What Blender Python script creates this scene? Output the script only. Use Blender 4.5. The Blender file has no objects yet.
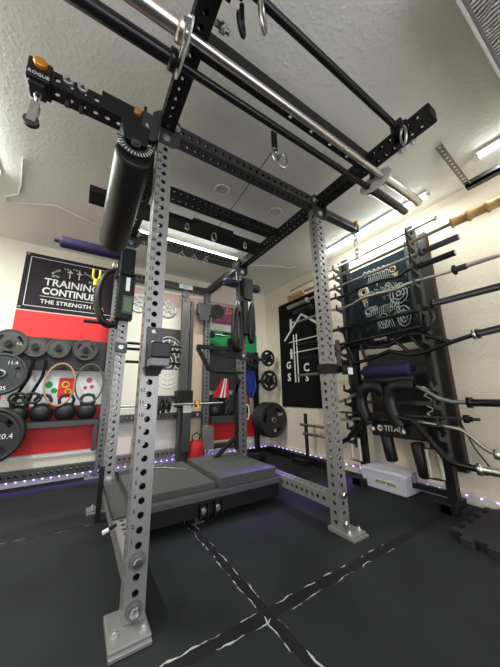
import bpy, math, random
from mathutils import Vector as V, Matrix
random.seed(4)
S = bpy.context.scene
COL = S.collection
PI = math.pi
# ---------------------------------------------------------------- camera
cam = bpy.data.cameras.new('camera'); cam.sensor_fit = 'VERTICAL'; cam.sensor_height = 36
cam.lens = 262.97 / 667 * 36; cam.clip_start = .02
co = bpy.data.objects.new('camera', cam); COL.objects.link(co); S.camera = co
yaw, pit, rol = .5686, .2225, -.0155
fw = V((math.sin(yaw)*math.cos(pit), math.cos(yaw)*math.cos(pit), math.sin(pit)))
rt = V((math.cos(yaw), -math.sin(yaw), 0)); up = rt.cross(fw)
r2 = math.cos(rol)*rt + math.sin(rol)*up; u2 = -math.sin(rol)*rt + math.cos(rol)*up
M3 = Matrix((r2, u2, -fw)).transposed()
co.matrix_world = Matrix.Translation((-.2515, -1.2012, .8164)) @ M3.to_4x4()
# ---------------------------------------------------------------- world, light, exposure
w = bpy.data.worlds.new('world'); S.world = w; w.use_nodes = True
bg = w.node_tree.nodes['Background']; bg.inputs[0].default_value = (.88, .92, 1, 1); bg.inputs[1].default_value = .95
S.view_settings.view_transform = 'Standard'; S.view_settings.look = 'None'; S.view_settings.gamma = 1
S.view_settings.exposure = 0.36; S.view_settings.use_curve_mapping = False
def area(name, loc, direction, sx, sy, power, color, spread=PI):
    l = bpy.data.lights.new(name, 'AREA'); l.shape = 'RECTANGLE'; l.size = sx; l.size_y = sy
    l.energy = power; l.color = color; l.spread = spread
    o = bpy.data.objects.new(name, l); COL.objects.link(o); o.location = loc
    o.rotation_euler = V(direction).to_track_quat('-Z', 'Y').to_euler(); return o
# daylight through the open garage front
area('daylight', (-.3, -3.3, 1.25), (0, 1, .22), 3.8, 2.1, 46, (.93, .96, 1))
# the tubes' own light (down and onto the ceiling)
def tube_light(name, c, ln, along, power, col=(.93, 1, .95)):
    l = area(name, c, (0, 0, -1), ln if along == 'X' else .03, ln if along == 'Y' else .03, power, col)
    return l
tube_light('light_back', (.60, 1.275, 2.32), 1.0, 'X', 16)
tube_light('light_right', (2.02, .15, 2.372), 1.1, 'Y', 11)
tube_light('light_left', (-.93, .55, 2.372), 1.2, 'Y', 30)
tube_light('light_near', (1.95, -1.3, 2.332), .9, 'Y', 15)
tube_light('light_far_left', (-1.9, 1.2, 2.372), 1.2, 'Y', 20)
area('strip_glow_back', (-.2, 2.075, .06), (0, -.3, -1), 4.4, .02, 1.6, (.32, .12, 1), 2.0)
area('strip_glow_right', (2.215, .6, .07), (-.25, 0, -1), .02, 3.2, 2.6, (.32, .12, 1), 2.0)

# ---------------------------------------------------------------- materials
MATS = {}
def mat(name, col, rough=.5, metal=0, bump=0, bscale=60, vary=0, vscale=8, emit=None, trans=0, alpha=1, spec=.5, coat=0, sharp=False):
    if name in MATS: return MATS[name]
    m = bpy.data.materials.new(name); m.use_nodes = True; nt = m.node_tree; b = nt.nodes['Principled BSDF']
    b.inputs['Base Color'].default_value = (*col, 1); b.inputs['Roughness'].default_value = rough
    b.inputs['Metallic'].default_value = metal; b.inputs['Specular IOR Level'].default_value = spec
    b.inputs['Coat Weight'].default_value = coat
    if trans: b.inputs['Transmission Weight'].default_value = trans
    if alpha < 1: b.inputs['Alpha'].default_value = alpha
    if emit: b.inputs['Emission Color'].default_value = (*emit[0], 1); b.inputs['Emission Strength'].default_value = emit[1]
    if bump or vary:
        tc = nt.nodes.new('ShaderNodeTexCoord')
        if vary:
            n = nt.nodes.new('ShaderNodeTexNoise'); n.inputs['Scale'].default_value = vscale; n.inputs['Detail'].default_value = 6
            nt.links.new(tc.outputs['Object'], n.inputs['Vector'])
            r = nt.nodes.new('ShaderNodeValToRGB'); nt.links.new(n.outputs['Fac'], r.inputs['Fac'])
            r.color_ramp.elements[0].position = .3; r.color_ramp.elements[1].position = .7
            r.color_ramp.elements[0].color = (*[c*(1-vary) for c in col], 1)
            r.color_ramp.elements[1].color = (*[min(1, c*(1+vary)) for c in col], 1)
            nt.links.new(r.outputs[0], b.inputs['Base Color'])
        if bump:
            n = nt.nodes.new('ShaderNodeTexNoise'); n.inputs['Scale'].default_value = bscale; n.inputs['Detail'].default_value = 4
            nt.links.new(tc.outputs['Object'], n.inputs['Vector'])
            src = n.outputs['Fac']
            if sharp:
                r = nt.nodes.new('ShaderNodeValToRGB'); nt.links.new(src, r.inputs['Fac'])
                r.color_ramp.elements[0].position = .50; r.color_ramp.elements[1].position = .60; src = r.outputs[0]
            bp = nt.nodes.new('ShaderNodeBump'); bp.inputs['Strength'].default_value = bump; bp.inputs['Distance'].default_value = .01
            nt.links.new(src, bp.inputs['Height']); nt.links.new(bp.outputs[0], b.inputs['Normal'])
    MATS[name] = m; return m
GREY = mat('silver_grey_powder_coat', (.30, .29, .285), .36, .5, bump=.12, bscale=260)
GREYM = mat('mid_grey_and_shaded_coat', (.17, .17, .17), .45, .5, bump=.12, bscale=260)  # mid grey of the washers; on uprights, the silver coat darkened as shade
GREYD = mat('dark_grey_powder_coat', (.07, .07, .072), .42, .5, bump=.15, bscale=240)
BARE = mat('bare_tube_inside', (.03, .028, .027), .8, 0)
BLACK = mat('black_powder_coat', (.008, .008, .009), .5, 0, spec=.3, bump=.1, bscale=240)
BLACKS = mat('black_gloss_steel', (.009, .009, .010), .28, .1, spec=.4)
RUB = mat('black_rubber', (.012, .012, .013), .5, 0, bump=.1, bscale=150)
RUBG = mat('grey_black_rubber_pad', (.062, .063, .060), .85, 0, bump=.5, bscale=180, vary=.3, vscale=90)
FOAM = mat('black_foam', (.009, .009, .009), .42, 0, spec=.4)
PURP = mat('purple_foam', (.017, .008, .055), .7, 0, bump=.1, bscale=200)
CHROME = mat('polished_steel', (.66, .63, .60), .30, 1)
STEEL = mat('brushed_steel', (.55, .54, .52), .3, 1)
BRASS = mat('warm_steel', (.62, .55, .42), .25, 1)
ZINC = mat('zinc_bolt', (.62, .64, .66), .32, .9)
IRON = mat('grey_cast_iron', (.075, .07, .065), .5, .5, vary=.15, vscale=30)
ORANGE = mat('anodised_orange', (.75, .30, .04), .3, .6)
WHITE = mat('white_print', (.8, .8, .77), .6)
WHITEP = mat('white_plastic', (.78, .78, .76), .45)
RED = mat('red_panel', (.78, .02, .022), .55, 0, vary=.08, vscale=4)
REDC = mat('red_cloth', (.5, .012, .02), .8)
GREEN = mat('green_flag_cloth', (.015, .34, .09), .8)
BLUE = mat('blue_cloth', (.01, .03, .22), .8)
BAMBOO = mat('bamboo', (.50, .30, .12), .45, 0, vary=.25, vscale=18)
WOODB = mat('black_stained_board', (.018, .017, .017), .6, 0, bump=.3, bscale=25, vary=.4, vscale=10)
WOODE = mat('brown_board_edge', (.035, .02, .015), .7, 0)
TAN = mat('tan_band', (.42, .24, .14), .6)
YEL = mat('yellow_plastic', (.75, .6, .02), .4)
PAPER = mat('cream_paper', (.75, .70, .60), .7)
PINK = mat('pink_board', (.62, .42, .36), .7)
CLOTHB = mat('black_banner_cloth', (.007, .007, .008), .9, spec=.15)
CLOTHC = mat('charcoal_banner', (.035, .027, .034), .8, 0, vary=.2, vscale=5, spec=.2)
CLOTHT = mat('blue_black_banner', (.006, .012, .016), .9, spec=.15)
LAMP = mat('lit_tube', (1, 1, 1), .5, emit=((.93, 1, .95), 11))
LAMPL = mat('lit_tube_soft', (1, 1, 1), .5, emit=((.93, 1, .95), 7))
LEDP = mat('lit_purple_led', (.3, .1, 1), .5, emit=((.45, .25, 1), 7))
TUBE_P = mat('white_strip_tape', (.75, .72, .74), .5)

def node_mat(name):
    m = bpy.data.materials.new(name); m.use_nodes = True; return m, m.node_tree, m.node_tree.nodes['Principled BSDF']
def floor_mat():
    m, nt, b = node_mat('black_rubber_floor'); N = nt.nodes.new; L = nt.links.new
    b.inputs['Roughness'].default_value = .75; b.inputs['Specular IOR Level'].default_value = .3
    tc = N('ShaderNodeTexCoord'); sp = N('ShaderNodeSeparateXYZ'); L(tc.outputs['Object'], sp.inputs[0])
    def math_(op, a, bb=None, clamp=False):
        n = N('ShaderNodeMath'); n.operation = op; n.use_clamp = clamp
        for i, v in enumerate((a, bb)):
            if v is None: continue
            if isinstance(v, (int, float)): n.inputs[i].default_value = v
            else: L(v, n.inputs[i])
        return n.outputs[0]
    n1 = N('ShaderNodeTexNoise'); n1.inputs['Scale'].default_value = 3; n1.inputs['Detail'].default_value = 8; L(tc.outputs['Object'], n1.inputs['Vector'])
    n2 = N('ShaderNodeTexNoise'); n2.inputs['Scale'].default_value = 11; n2.inputs['Detail'].default_value = 5; L(tc.outputs['Object'], n2.inputs['Vector'])
    n3 = N('ShaderNodeTexNoise'); n3.inputs['Scale'].default_value = 420; L(tc.outputs['Object'], n3.inputs['Vector'])
    n4 = N('ShaderNodeTexNoise'); n4.inputs['Scale'].default_value = 14; L(tc.outputs['Object'], n4.inputs['Vector'])
    wob = math_('MULTIPLY', math_('SUBTRACT', n2.outputs['Fac'], .5), .045)
    total = None; dark = None
    for ax, c, hw in (('Y', -.215, .026), ('X', .44, .02), ('Y', 1.005, .012)):
        d = math_('ABSOLUTE', math_('SUBTRACT', sp.outputs[ax], c))
        dk = math_('LESS_THAN', d, hw)
        e = math_('ABSOLUTE', math_('SUBTRACT', math_('ADD', d, wob), hw))
        ln = math_('LESS_THAN', e, math_('MULTIPLY', math_('SUBTRACT', n4.outputs['Fac'], .485), .020))
        if ax == 'X':   # the cross seam runs only where two sheets meet
            lim = math_('LESS_THAN', sp.outputs['Y'], 1.0); ln = math_('MULTIPLY', ln, lim); dk = math_('MULTIPLY', dk, lim)
        if c > 1:
            ln = math_('MULTIPLY', ln, .35)
        if c == -.215:
            lim = math_('LESS_THAN', sp.outputs['X'], 1.25); ln = math_('MULTIPLY', ln, lim)
        total = ln if total is None else math_('MAXIMUM', total, ln)
        dark = dk if dark is None else math_('MAXIMUM', dark, dk)
    r = N('ShaderNodeValToRGB'); L(n1.outputs['Fac'], r.inputs['Fac'])
    r.color_ramp.elements[0].position = .3; r.color_ramp.elements[0].color = (.009, .0105, .0115, 1)
    r.color_ramp.elements[1].position = .7; r.color_ramp.elements[1].color = (.018, .0205, .0215, 1)
    fl = math_('MULTIPLY', math_('GREATER_THAN', n3.outputs['Fac'], .76), .5)
    x1 = N('ShaderNodeMixRGB'); L(dark, x1.inputs[0]); L(r.outputs[0], x1.inputs[1]); x1.inputs[2].default_value = (.006, .006, .007, 1)
    x2 = N('ShaderNodeMixRGB'); L(fl, x2.inputs[0]); L(x1.outputs[0], x2.inputs[1]); x2.inputs[2].default_value = (.12, .12, .12, 1)
    x3 = N('ShaderNodeMixRGB'); L(total, x3.inputs[0]); L(x2.outputs[0], x3.inputs[1]); x3.inputs[2].default_value = (.45, .46, .45, 1)
    L(x3.outputs[0], b.inputs['Base Color'])
    bp = N('ShaderNodeBump'); bp.inputs['Strength'].default_value = .25; bp.inputs['Distance'].default_value = .004
    L(n3.outputs['Fac'], bp.inputs['Height']); L(bp.outputs[0], b.inputs['Normal']); return m
FLOOR = floor_mat()
CEIL = mat('ceiling_plaster', (.86, .845, .80), .85, bump=.22, bscale=46, sharp=True)
WALLM = mat('cream_wall_paint', (.86, .755, .61), .8, bump=.15, bscale=30, sharp=True)
WALLB = mat('back_wall_paint', (.86, .80, .68), .8, bump=.1, bscale=30)
def foil_mat():
    m, nt, b = node_mat('crinkled_foil'); N = nt.nodes.new; L = nt.links.new
    b.inputs['Metallic'].default_value = .4; b.inputs['Roughness'].default_value = .38
    tc = N('ShaderNodeTexCoord'); wv = N('ShaderNodeTexWave'); wv.bands_direction = 'X'; wv.inputs['Scale'].default_value = 18
    wv.inputs['Distortion'].default_value = 6; wv.inputs['Detail'].default_value = 4; L(tc.outputs['Object'], wv.inputs['Vector'])
    r = N('ShaderNodeValToRGB'); L(wv.outputs['Fac'], r.inputs['Fac']); r.color_ramp.elements[0].color = (.05, .04, .045, 1); r.color_ramp.elements[1].color = (.95, .92, .92, 1)
    L(r.outputs[0], b.inputs['Base Color'])
    bp = N('ShaderNodeBump'); bp.inputs['Strength'].default_value = 1; bp.inputs['Distance'].default_value = .02
    L(wv.outputs['Fac'], bp.inputs['Height']); L(bp.outputs[0], b.inputs['Normal']); return m
FOIL = foil_mat()

# ---------------------------------------------------------------- mesh builder
class MB:
    def __init__(s): s.v = []; s.f = []; s.smooth = []; s.inner = set()
    def add(s, vs, fs, smooth=False):
        n = len(s.v); s.v += [V(p) for p in vs]; s.f += [tuple(i+n for i in f) for f in fs]; s.smooth += [smooth]*len(fs); return s
    def box(s, a, b):
        x0, y0, z0 = [min(p, q) for p, q in zip(a, b)]; x1, y1, z1 = [max(p, q) for p, q in zip(a, b)]
        return s.hexa([(x0,y0,z0),(x1,y0,z0),(x1,y1,z0),(x0,y1,z0),(x0,y0,z1),(x1,y0,z1),(x1,y1,z1),(x0,y1,z1)])
    def hexa(s, p): return s.add(p, [(3,2,1,0),(4,5,6,7),(0,1,5,4),(1,2,6,5),(2,3,7,6),(3,0,4,7)])
    def bar(s, a, b, wx, wy, upv=(0,0,1)):
        a, b = V(a), V(b); d = (b-a).normalized(); x = d.cross(V(upv))
        if x.length < 1e-4: x = d.cross(V((1,0,0)))
        x.normalize(); y = x.cross(d); x = x*wx/2; y = y*wy/2
        return s.hexa([a-x-y, a+x-y, b+x-y, b-x-y, a-x+y, a+x+y, b+x+y, b-x+y])
    def tube(s, pts, r, n=10, caps=True, closed=False, flat=1.0):
        pts = [V(p) for p in pts]; m = len(pts); rr = r if isinstance(r, (list, tuple)) else [r]*m
        t0 = (pts[1]-pts[0]).normalized(); ref = V((0,0,1)) if abs(t0.z) < .9 else V((1,0,0))
        x = t0.cross(ref).normalized(); vs = []; fs = []
        for i, p in enumerate(pts):
            if closed: t = (pts[(i+1) % m]-pts[i-1]).normalized()
            else: t = (pts[min(i+1, m-1)]-pts[max(i-1, 0)]).normalized()
            x = (x - t*x.dot(t)); x.normalize(); y = t.cross(x)
            for k in range(n):
                a = 2*PI*k/n; vs.append(p + x*math.cos(a)*rr[i] + y*math.sin(a)*rr[i]*flat)
        for i in range(m if closed else m-1):
            j = (i+1) % m
            for k in range(n): k2 = (k+1) % n; fs.append((i*n+k, i*n+k2, j*n+k2, j*n+k))
        s.add(vs, fs, True)
        if caps and not closed:
            s.add(vs[:n], [tuple(range(n))[::-1]]); s.add(vs[-n:], [tuple(range(n))])
        return s
    def cyl(s, a, b, r, n=16, r2=None): return s.tube([a, b], [r, r if r2 is None else r2], n)
    def lathe(s, prof, o, ax, n=24, smooth=True):   # prof: (radius, distance along axis)
        o = V(o); ax = V(ax).normalized(); ref = V((0,0,1)) if abs(ax.z) < .9 else V((1,0,0))
        x = ax.cross(ref).normalized(); y = ax.cross(x); vs = []; fs = []
        for (r, h) in prof:
            for k in range(n):
                a = 2*PI*k/n; vs.append(o + ax*h + x*math.cos(a)*r + y*math.sin(a)*r)
        for i in range(len(prof)-1):
            for k in range(n): k2 = (k+1) % n; fs.append((i*n+k, i*n+k2, (i+1)*n+k2, (i+1)*n+k))
        s.add(vs, fs, smooth)
        for i, fl in ((0, 1), (len(prof)-1, 0)):
            if prof[i][0] > 1e-4: s.add(vs[i*n:(i+1)*n], [tuple(range(n))[::-1] if fl else tuple(range(n))])
        return s
    def ball(s, c, r, n=14, sc=(1,1,1)):
        c = V(c); vs = []; fs = []; m = n//2+2
        for i in range(m+1):
            th = PI*i/m
            for k in range(n):
                a = 2*PI*k/n; vs.append(c + V((math.sin(th)*math.cos(a)*r*sc[0], math.sin(th)*math.sin(a)*r*sc[1], math.cos(th)*r*sc[2])))
        for i in range(m):
            for k in range(n): k2 = (k+1) % n; fs.append((i*n+k, (i+1)*n+k, (i+1)*n+k2, i*n+k2))
        return s.add(vs, fs, True)
    def ring(s, c, ax, ay, R, r, n=20, m=6, Ry=None, flat=1.0):
        c = V(c); ax = V(ax).normalized(); ay = V(ay).normalized(); Ry = Ry or R
        return s.tube([c + ax*math.cos(2*PI*k/n)*R + ay*math.sin(2*PI*k/n)*Ry for k in range(n)], r, m, closed=True, flat=flat)
    def shape(s, loops, th, o, xd, yd):   # flat outline with holes, thickness th centred on o
        cu = bpy.data.curves.new('c', 'CURVE'); cu.dimensions = '2D'; cu.fill_mode = 'BOTH'; cu.extrude = th/2
        for lp in loops:
            sp = cu.splines.new('POLY'); sp.points.add(len(lp)-1); sp.use_cyclic_u = True
            for p, q in zip(sp.points, lp): p.co = (q[0], q[1], 0, 1)
        return s._curve(cu, o, xd, yd)
    def text(s, t, size, o, xd, yd, th=.002, align='CENTER', width=None, bold=0):
        cu = bpy.data.curves.new('t', 'FONT'); cu.body = t; cu.size = size; cu.extrude = th/2; cu.align_x = align; cu.align_y = 'CENTER'; cu.resolution_u = 2; cu.offset = bold
        return s._curve(cu, o, xd, yd, width)
    def _curve(s, cu, o, xd, yd, width=None):
        ob = bpy.data.objects.new('tmp', cu); me = ob.to_mesh(); xd = V(xd).normalized(); yd = V(yd).normalized(); zd = xd.cross(yd); o = V(o)
        if width:
            xs = [v.co.x for v in me.vertices]; k = width/(max(xs)-min(xs))
            for v in me.vertices: v.co.x *= k
        s.add([o + xd*v.co.x + yd*v.co.y + zd*v.co.z for v in me.vertices], [tuple(p.vertices) for p in me.polygons])
        ob.to_mesh_clear(); bpy.data.objects.remove(ob); bpy.data.curves.remove(cu); return s
    def perf(s, a, b, wdir, w=.0762, off=.0445, d=.0255, pitch=.0508, seg=12, t=.006, faces='0123', skip=None):
        """square steel tube a->b with a row of round holes in each face"""
        a, b = V(a), V(b); L = (b-a).length; ax = (b-a).normalized(); wx = V(wdir).normalized(); wy = ax.cross(wx)
        n = max(0, int((L-off-.02)/pitch)+1)
        for fi in range(4):
            nd = [wx, wy, -wx, -wy][fi]; td = [wy, -wx, -wy, wx][fi]
            holes = str(fi) in faces
            for (dist, inner) in ((w/2, False), (w/2-t, True)):
                f0 = len(s.f); hw = w/2 if not inner else w/2-t
                def P(u, z): return a + ax*z + nd*dist + td*u
                z = 0; cuts = []
                if holes:
                    z0 = off - pitch/2
                    if z0 > 0: cuts.append((0, z0))
                    zs = z0 + n*pitch
                    if zs < L: cuts.append((zs, L))
                else: cuts.append((0, L))
                for (c0, c1) in cuts:
                    vs = [P(-hw, c0), P(hw, c0), P(hw, c1), P(-hw, c1)]
                    s.add(vs, [(0, 1, 2, 3) if not inner else (3, 2, 1, 0)])
                if holes:
                    for i in range(n):
                        zc = off + i*pitch; vs = []; fs = []
                        for k in range(seg):
                            an = 2*PI*(k+.5)/seg; c_, s_ = math.cos(an), math.sin(an)
                            vs.append(P(c_*d/2, zc + s_*d/2))
                        for k in range(seg):
                            an = 2*PI*(k+.5)/seg; c_, s_ = math.cos(an), math.sin(an); m_ = max(abs(c_), abs(s_))
                            vs.append(P(c_/m_*hw, zc + s_/m_*pitch/2))
                        for k in range(seg):
                            k2 = (k+1) % seg; q = (k, seg+k, seg+k2, k2); fs.append(q if not inner else q[::-1])
                        # corners
                        s.add(vs, fs)
                        hc = pitch/2
                        for sx in (-1, 1):
                            for sy in (-1, 1):
                                k = [k for k in range(seg)]
                                best = sorted(k, key=lambda k: (vs[seg+k] - P(sx*hw, zc+sy*hc)).length)[:2]
                                tri = [vs[seg+best[0]], P(sx*hw, zc+sy*hc), vs[seg+best[1]]]
                                s.add(tri, [(0, 1, 2)])
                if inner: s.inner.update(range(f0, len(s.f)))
            if holes:
                for i in range(n):
                    zc = off + i*pitch; vs = []
                    for dd in (w/2, w/2-t):
                        for k in range(seg):
                            an = 2*PI*(k+.5)/seg; vs.append(a + ax*(zc+math.sin(an)*d/2) + nd*dd + td*math.cos(an)*d/2)
                    s.add(vs, [(k, (k+1) % seg, seg+(k+1) % seg, seg+k) for k in range(seg)])
        for z, fl in ((0, 1), (L, 0)):
            o = [a + ax*z + wx*sx*w/2 + wy*sy*w/2 for sx, sy in ((-1,-1),(1,-1),(1,1),(-1,1))]
            i_ = [a + ax*z + wx*sx*(w/2-t) + wy*sy*(w/2-t) for sx, sy in ((-1,-1),(1,-1),(1,1),(-1,1))]
            s.add(o+i_, [(k, (k+1) % 4, 4+(k+1) % 4, 4+k) for k in range(4)])
        return s
    def build(s, name, m, parent=None, origin=None, bevel=0, label=None):
        me = bpy.data.meshes.new(name); org = V(origin) if origin is not None else V((0,0,0))
        me.from_pydata([tuple(v-org) for v in s.v], [], s.f); me.polygons.foreach_set('use_smooth', s.smooth)
        me.materials.append(m)
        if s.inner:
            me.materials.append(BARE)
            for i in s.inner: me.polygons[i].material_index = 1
        me.update()
        o = bpy.data.objects.new(name, me); COL.objects.link(o)
        if parent is not None: o.parent = parent
        elif origin is not None: o.location = org
        if bevel:
            bm = o.modifiers.new('bevel', 'BEVEL'); bm.width = bevel; bm.segments = 2; bm.limit_method = 'ANGLE'
        if label: o['label'] = label
        return o
class Thing:
    def __init__(s, name, label, cat, loc, group=None):
        s.o = bpy.data.objects.new(name, None); COL.objects.link(s.o); s.o.location = loc; s.loc = V(loc); s.o.empty_display_size = .05
        s.o['label'] = label; s.o['category'] = cat
        if group: s.o['group'] = group
    def part(s, name, mb, m, parent=None, bevel=0, label=None):
        return mb.build(name, m, parent or s.o, s.loc, bevel, label)
def solo(name, label, cat, mb, m, loc, group=None, bevel=0):
    o = mb.build(name, m, None, loc, bevel); o['label'] = label; o['category'] = cat
    if group: o['group'] = group
    return o
def struct(name, mb, m, parent=None, bevel=0):
    o = mb.build(name, m, parent, None, bevel)
    if parent is None: o['kind'] = 'structure'
    return o
X, Y, Z = V((1,0,0)), V((0,1,0)), V((0,0,1))
def circ(cx, cy, r, n=20): return [(cx+r*math.cos(2*PI*k/n), cy+r*math.sin(2*PI*k/n)) for k in range(n)]

# ================================================================ the room
XR, YB, ZC, XL, YF = 2.26, 2.24, 2.44, -2.7, -3.4
struct('floor', MB().box((XL-.1, YF-1.2, -.1), (XR+.1, YB+.1, 0)), FLOOR)
struct('ceiling', MB().box((XL-.1, YF, ZC), (XR+.1, YB+.1, ZC+.1)), CEIL)
struct('wall_back', MB().box((XL-.1, YB, 0), (XR+.1, YB+.1, ZC)), WALLB)
struct('wall_right', MB().box((XR, YF, 0), (XR+.1, YB, ZC)), WALLM)
struct('wall_left', MB().box((XL-.1, YF, 0), (XL, YB, ZC)), WALLM)
struct('baseboard_back', MB().box((XL, YB-.018, 0), (XR, YB, .13)).box((XL, YB-.03, .235), (.0, YB, .265)), WHITEP)
struct('baseboard_right', MB().box((XR-.018, YF, 0), (XR, YB-.02, .09)), WALLM)

# open garage door overhead with foil insulation
t = Thing('garage_door', 'raised garage door overhead, its underside covered in crinkled silver foil', 'garage door', (1.5, -1.9, 2.28))
t.part('door_panel', MB().box((.73, -2.9, 2.33), (1.98, -1.05, 2.37)), WHITEP)
t.part('foil_insulation', MB().box((.745, -2.86, 2.305), (1.95, -1.065, 2.33)), FOIL)
t.part('door_edge', MB().box((.72, -1.05, 2.295), (1.98, -1.04, 2.37)).box((.72, -2.9, 2.295), (.73, -1.05, 2.37)), WHITEP)
t = Thing('door_track_rail', 'dark steel garage door track hung under the ceiling by a perforated angle', 'rail', (2.05, -1.2, 2.3))
t.part('rail', MB().box((2.02, -2.6, 2.28), (2.07, -.66, 2.30)).box((2.02, -2.6, 2.28), (2.03, -.66, 2.33)).box((2.06,-2.6,2.28),(2.07,-.66,2.33)), GREYD)
def perf_strip(mb, a, b, wd, nd, w=.035, n=None, d=.009):
    a, b = V(a), V(b); L = (b-a).length; n = n or int(L/.035); hs = []
    for i in range(n): hs.append(circ((i+.5)*L/n, 0, d, 8))
    mb.shape([[(0, -w/2), (L, -w/2), (L, w/2), (0, w/2)]] + hs, .003, (a+V(wd)*0), (b-a), wd)
mb = MB(); perf_strip(mb, (1.62, -.67, 2.42), (2.07, -.67, 2.32), (0, 1, 0), Z, .04); perf_strip(mb, (1.62, -.69, 2.42), (2.07, -.69, 2.30), (0, .2, 1), Y, .04)
t.part('hanger_bracket', mb, mat('galvanised_strip', (.30,.30,.29), .5, .5))

# light fittings
def tube_fit(label, a, b, low=False):
    a, b = V(a), V(b); t = Thing('ceiling_light', label, 'light', (a+b)/2)
    d = (b-a).normalized()
    t.part('fitting', MB().bar(a+V((0,.03 if low else 0,0 if low else .028)), b+V((0,.03 if low else 0,0 if low else .028)), .02 if low else .05, .03 if low else .02), GREYD if low else WHITEP)
    t.part('tube', MB().cyl(a, b, .011 if low else .013), LAMPL if low else LAMP)
    t.part('end_cap', MB().bar(a-d*.02, a+d*.01, .03, .03), WHITEP); t.part('end_cap', MB().bar(b-d*.01, b+d*.02, .03, .03), WHITEP)
tube_fit('lit white tube resting along the top of the rear crossmember of the rack', (.02, 1.19, 2.315), (1.12, 1.19, 2.315), True)
tube_fit('lit white tube on the ceiling above the stored barbells', (2.02, -.42, 2.40), (2.02, .75, 2.40))
tube_fit('lit white tube on the ceiling at the left', (-.93, -.05, 2.40), (-.93, 1.15, 2.40))
tube_fit('lit white tube beside the raised garage door', (1.93, -1.0, 2.40), (1.93, -.78, 2.40))
tube_fit('lit white tube on the ceiling above the left wall corner', (-1.9, .6, 2.40), (-1.9, 1.8, 2.40))
for i, (x, y, lab) in enumerate([(.56, .46, 'round flush ceiling speaker ring nearer the left uprights'), (1.10, .45, 'round flush ceiling speaker ring nearer the right uprights')]):
    t = Thing('ceiling_speaker', lab, 'speaker', (x, y, ZC-.004), 'flush rings in the ceiling')
    t.part('ring', MB().ring((x, y, ZC-.003), X, Y, .055, .008, 28), WHITE)
    t.part('grille', MB().cyl((x, y, ZC-.003), (x, y, ZC-.0005), .052, 28), CEIL)
solo('ceiling_cable', 'thin white cable looping along the ceiling above the training banner', 'cable',
     MB().tube([(-.75,.9,2.43),(-.8,1.2,2.432),(-.84,1.36,2.432),(-.93,1.44,2.43),(-.95,1.52,2.43),(-.88,1.50,2.43),(-.6,1.37,2.432),(-.35,1.46,2.43),(-.1,1.55,2.43)], .007, 6), WHITEP, (-.6,1.4,2.43))
solo('ceiling_cable', 'short white cable with a curled end on the ceiling at the back right corner', 'cable',
     MB().tube([(1.3,1.5,2.43),(1.55,1.38,2.432),(1.8,1.27,2.432),(1.92,1.22,2.43),(1.96,1.14,2.43),(1.89,1.12,2.43),(1.86,1.19,2.43)], .007, 6), WHITEP, (1.7,1.3,2.43))

# purple light strips
def led(label, a, b, nd, n):
    a, b = V(a), V(b); t = Thing('light_strip', label, 'light strip', (a+b)/2)
    t.part('tape', MB().bar(a, b, .004, .012) if abs((b-a).x) > 1 else MB().bar(a, b, .004, .012), TUBE_P)
    mb = MB()
    for i in range(n):
        p = a.lerp(b, (i+.5)/n) + V(nd)*.005; mb.box(p-V((.004,.004,.0035)), p+V((.004,.004,.0035)))
    t.part('diode', mb, LEDP)['kind'] = 'stuff'
led('glowing purple light strip along the foot of the back wall', (-2.4, 2.214, .045), (2.2, 2.214, .045), (0,-1,0), 70)
led('glowing purple light strip along the foot of the right wall', (2.236, -1.6, .06), (2.236, 2.1, .06), (-1,0,0), 42)

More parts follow.
